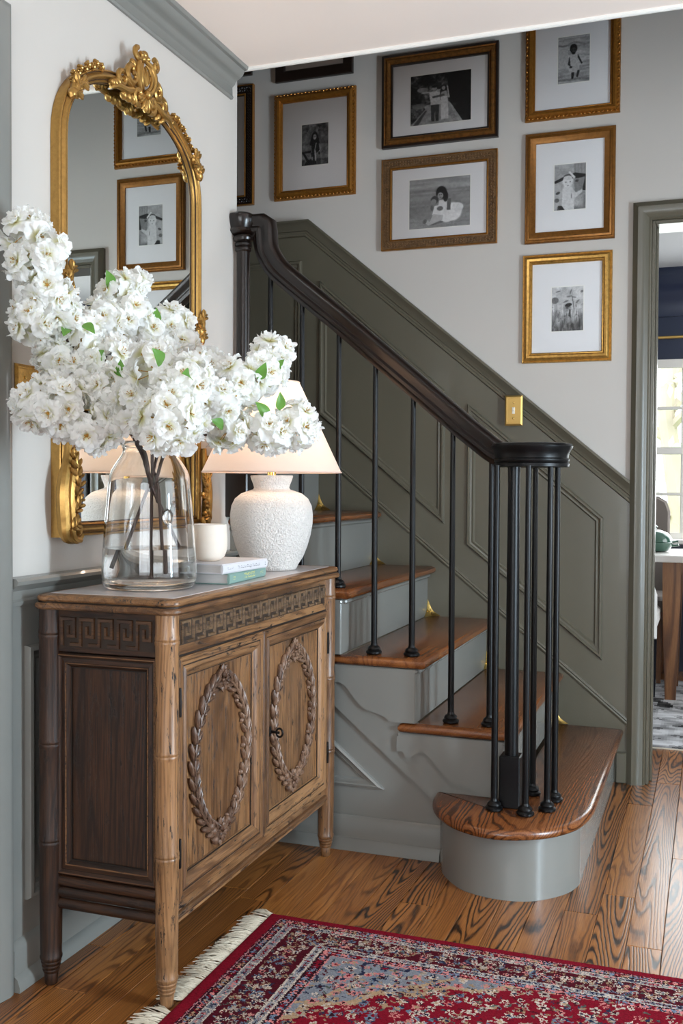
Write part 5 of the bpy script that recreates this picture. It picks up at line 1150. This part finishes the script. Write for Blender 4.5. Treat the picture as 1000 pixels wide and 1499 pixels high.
def picture(label, l, r, b, t, prof, matn, photo=None, pr=None, extra=None, yoff=0.0015):
    f = thing('picture_frame', label, 'picture frame', ((l + r) / 2, Yb, b), G9); fn = XZ(Yb - yoff); p = PR[prof]; w = p[-2][0]
    fo = MB().ring(rect(l, r, b, t), p, fn).build('frame', M[matn], f)
    if extra == 'dark_edge':
        MB().ring(rect(l - .0005, r + .0005, b - .0005, t + .0005), [(0, 0), (0, 0.019), (0.005, 0.0225), (0.0095, 0.0205), (0.0095, 0.012), (0.009, 0)], fn).build('outer_edge', M['blackframe'], f, label='espresso outer edge')
        MB().ring(inset(rect(l, r, b, t), w - .006), [(0, 0.004), (0, 0.015), (0.003, 0.0165), (0.0062, 0.0150), (0.0062, 0.004)], fn).build('inner_edge', M['blackframe'], f)
    if extra == 'gold_lips':
        for d0, h0, ww in ((-.0005, .0175, .005), (w - .007, .0165, .006)): MB().ring(inset(rect(l, r, b, t), d0), [(0, 0.002), (0, h0), (ww * .5, h0 + .002), (ww, h0 - .001), (ww, 0.002)], fn).build('gilt_lip', M['goldwarm'], f, label='gilt lip')
    if extra in ('beads', 'gold_lips'):
        for d0, hh, rad, st in (((0.0065, 0.0185, 0.0038, 0.0155), (w - .003, 0.0135, 0.0021, 0.0052)) if extra == 'beads' else ((0.014, 0.018, 0.0036, 0.011), (0.024, 0.017, 0.0036, 0.011))):
            q = inset(rect(l, r, b, t), d0); mb = MB()
            for i in range(4):
                a, c = Vector(q[i]), Vector(q[(i + 1) % 4]); n = max(1, int((c - a).length / st)); dr_ = (c - a).normalized()
                for k in range(n):
                    o = a.lerp(c, (k + .5) / n); sgn = 1 if k % 2 else -1; dd = Vector((dr_.x, dr_.y)); ax = Vector((dd.x, 0, dd.y)) * rad * (1.5 if rad > .003 else 1); az = Vector((-dd.y, 0, dd.x)) * rad
                    if rad > .003: ax = ax + az * .45 * sgn
                    mb.blob(fn(o.x, o.y, hh), ax, Vector((0, -rad * .8, 0)), az, 6, 4)
            bo = mb.build('carved_beading', M[matn], f); bo['kind'] = 'stuff'
    MB().prism(inset(rect(l, r, b, t), w - .004), fn, 0.001, 0.0050).build('mat_board', M['mat'], f, smooth=0)
    if photo is not None:
        a0, a1, b0, b1 = pr
        MB().ring(inset(rect(a0, a1, b0, b1), -0.003), [(0, .0049), (0, .0058), (.0032, .0056), (.0032, .0049)], fn).build('mat_bevel', M['white'], f)
        grid_mesh('photograph', photo, lambda U, V: (a0 + U * (a1 - a0), np.full(U.shape, Yb - yoff - 0.0056), b1 - V * (b1 - b0)), M['photo'], f)
    MB().prism(inset(rect(l, r, b, t), w - .0035), fn, 0.0075, 0.0085).build('glass', M['pane'], f, smooth=0)
picture('bronze and espresso frame with a photo of a couple on a boardwalk', .172, .636, 2.437, 2.798, 'scoop', 'bronze', ph_couple(), (.286, .528, 2.516, 2.709), 'dark_edge')
picture('carved brown frame with a photo of two children hugging on sand', .172, .635, 2.034, 2.391, 'flat', 'carvedbrown', ph_sisters(), (.284, .528, 2.112, 2.304), 'gold_lips')
picture('beaded gilt frame with a toddler walking in a dress, cut by the ceiling edge', .738, 1.087, 2.479, 2.912, 'gold', 'goldwarm', ph_walk(), (.859, .975, 2.608, 2.780), 'beads')
picture('brown stepped frame with a photo of a baby with a headband', .741, 1.073, 2.020, 2.432, 'step', 'goldbrown', ph_baby(), (.850, .966, 2.138, 2.308))
picture('distressed gold leaf frame, lowest on the wall, photo of a child in tall grass', .735, 1.0665, 1.569, 1.977, 'gold', 'goldleaf', ph_field(), (.845, .962, 1.686, 1.851))
picture('beaded brown gilt frame with a photo of a long-haired girl on a fence', -.296, .059, 2.273, 2.704, 'gold', 'goldwarm', ph_girl(), (-.175, -.059, 2.406, 2.572), 'beads')
picture('plain espresso frame hung above the photo of the long-haired girl', -.291, .046, 2.756, 3.17, 'flat', 'blackframe')
picture('black frame with gilt edges half hidden by the hall wall corner', -.760, -.389, 2.268, 2.764, 'flat', 'blackframe', None, None, 'gold_lips')
picture('dark frame corner peeking out beside the crown moulding', -.76, -.400, 2.805, 3.20, 'flat', 'blackframe')

# ================================================================== DINING ROOM
r_ = np.random.RandomState(9)
dr_ = thing('dining_rug', 'distressed pale grey patterned rug on the dining room floor', 'rug', (0.95, 4.5, 0))
def drug():
    H, Wd = 150, 150; p = Paint(Wd // 2, H // 2, .74, 9); p.noise(6, 8, .06).noise(20, 30, .10).noise(60, 20, .13).noise(30, 75, .14); a = p.a
    a[(p.Y > .97) | (p.Y < .02)] -= .1; a -= .25 * ((np.sin(p.X * 60) * np.sin(p.Y * 50 + np.sin(p.X * 20)) > .62) & (r_.rand(H, Wd) > .4)); a -= .35 * (p.noise(12, 22, 0) is None)
    q = Paint(Wd // 2, H // 2, 0, 3); q.noise(14, 26, 1.0); a = np.where((q.a > .45) & (p.Y < .75), a - .4, a); v = np.clip(a, .12, .86); v = ((v + .055) / 1.055) ** 2.4; return np.stack([v * .98, v * .99, v * 1.02], -1)
grid_mesh('pile', drug(), lambda U, V: (0.95 + U * 1.9, 6.1 - V * 1.6, 0.0065 + U * 0), M['dinerug'], dr_)
MB().box(0.95, 2.85, 4.5, 6.1, 0.0003, 0.0062).build('backing', M['fringe'], dr_, smooth=0)
ta = thing('dining_table', 'dining table with pale top and tapered walnut legs behind the doorway', 'table', (1.75, 5.86, 0.0068))
def rounded(x0, x1, y0, y1, r, n=6):
    pts = []
    for cx, cy, a0 in ((x1 - r, y0 + r, -90), (x1 - r, y1 - r, 0), (x0 + r, y1 - r, 90), (x0 + r, y0 + r, 180)):
        for i in range(n + 1): a = math.radians(a0 + 90 * i / n); pts.append((cx + r * math.cos(a), cy + r * math.sin(a)))
    return pts
MB().loops(rounded(1.02, 2.55, 5.42, 6.05, 0.10), [(0.004, 0.722), (0, 0.726), (0, 0.752), (0.004, 0.757)], XY).build('tabletop', M['tabletop'], ta)
for x, y in ((1.235, 5.54), (2.38, 5.54), (1.235, 5.94), (2.38, 5.94)):
    MB().loops(rect(x - .045, x + .045, y - .03, y + .03), [(0.018, 0.007), (0.001, 0.55), (0, 0.7215)], XY).build('leg', M['walnut'], ta, smooth=0)
MB().box(1.28, 2.34, 5.53, 5.55, 0.655, 0.721).build('apron', M['walnut'], ta, smooth=0); MB().box(1.28, 2.34, 5.93, 5.95, 0.655, 0.721).build('apron', M['walnut'], ta, smooth=0)
def chair(label, loc, rz, top, seatm, legm, w=0.46):
    c = thing('dining_chair', label, 'chair', loc, 'dining chairs'); c.rotation_euler = (0, 0, rz); OFF[c.name] = (0, 0, 0)
    MB().loops(rounded(-w / 2, w / 2, -.23, .23, .05), [(0.012, .40), (0, .415), (0, .465), (0.02, .485)], XY).build('seat', M[seatm], c)
    pts = [(-w / 2, .36), (w / 2, .36)] + [(w / 2, top - .09), (w / 2 - .02, top - .03), (w / 2 - .07, top), (-w / 2 + .07, top), (-w / 2 + .02, top - .03), (-w / 2, top - .09)]
    MB().loops(pts, [(0.012, -.235), (0, -.225), (0, -.175), (0.012, -.165)], lambda a, b, h: (a, h - .10 * max(0, b - .5), b)).build('backrest', M[seatm], c)
    for x in (-1, 1):
        for y in (-1, 1): MB().loops(rect(x * (w / 2 - .035) - .02, x * (w / 2 - .035) + .02, y * .18 - .02, y * .18 + .02), [(0.008, 0.0003), (0.0, .41)], XY).build('leg', M[legm], c, smooth=0)
    return c
chair('white upholstered dining chair with black legs pulled up before the table end', (0.930, 5.40, 0.0068), 0.0, 0.66, 'fabricw', 'fabricn', 0.50)
chair('navy dining chair with wooden legs on the far side under the table', (1.55, 6.06, 0.0068), math.pi, 0.70, 'fabricn', 'walnut')
chair('tall grey upholstered dining chair at the far table end by the window', (1.04, 6.17, 0.0068), math.pi, 1.04, 'fabricg', 'walnut', 0.30)
gd = thing('lidded_dish', 'green glazed lidded dish on the dining table', 'dish', (1.135, 5.74, 0.7572))
MB().lathe([(0.050, 0.0), (0.075, 0.006), (0.095, 0.035), (0.098, 0.05), (0.090, 0.055)], (1.135, 5.74, .7572), 28).build('bowl', M['ceramicg'], gd)
MB().lathe([(0.094, 0.055), (0.090, 0.075), (0.070, 0.100), (0.035, 0.115), (0.012, 0.118), (0.012, 0.125), (0.018, 0.133), (0.010, 0.142), (0.001, 0.144)], (1.135, 5.74, .7572), 28).build('lid', M['ceramicg'], gd)
mb = MB(); mb.tube([(1.135 + .088, 5.74, .79), (1.135 + .125, 5.74, .795), (1.135 + .122, 5.74, .815), (1.135 + .09, 5.74, .808)], .007, 8); mb.build('handle', M['ceramicg'], gd)
# garden seen through the dining window
lw = MB().box(-6, 9, 6.9, 22, -0.6, -0.5).build('lawn', M['lawn'], None, smooth=0); tag(lw, 'bright green lawn outside the dining window', 'lawn')
def tree(label, x, y, h, spread, seed, n):
    r = random.Random(seed); t_ = thing('garden_tree', label, 'tree', (x, y, -0.5), 'trees outside the dining window'); mb = MB()
    mb.tube([(x, y, -.5), (x + .1, y, .8), (x - .05, y, 1.8), (x, y, h * .8)], [.12, .1, .08, .03], 8); mb.build('trunk', M['bark'], t_)
    ends = []
    for i in range(9):
        a = r.uniform(0, 6.28); z0 = r.uniform(.3, h * .6); L = r.uniform(.6, 1.2) * spread; e = Vector((x + L * math.cos(a), y + L * .8 * math.sin(a), z0 + L * r.uniform(.3, .8))); ends.append(e)
        mb = MB(); mb.tube([(x, y, z0), Vector((x, y, z0)).lerp(e, .5) + Vector((0, 0, .1)), e], [.05, .035, .012], 6); mb.build('branch', M['bark'], t_)
    mb = MB()
    for i in range(n):
        c = r.choice(ends) + Vector((r.gauss(0, .3), r.gauss(0, .3), r.gauss(0, .28))) * spread * .8; d = Vector((r.gauss(0, 1), r.gauss(0, 1), r.gauss(0, 1))).normalized() * .075; s = d.cross(Vector((r.random(), r.random(), .3))).normalized() * .035
        mb.add([c - d, c + s, c + d, c - s], [(0, 1, 2, 3)])
    f = mb.build('foliage', M['foliage'], t_, smooth=0, recalc=False); f['kind'] = 'stuff'
tree('loose leafy tree with bent pale branches outside the dining window', 1.05, 10.2, 4.2, 1.25, 21, 1500)
tree('dense green tree standing further right outside the dining window', 4.6, 11.0, 4.4, 1.5, 33, 2600)
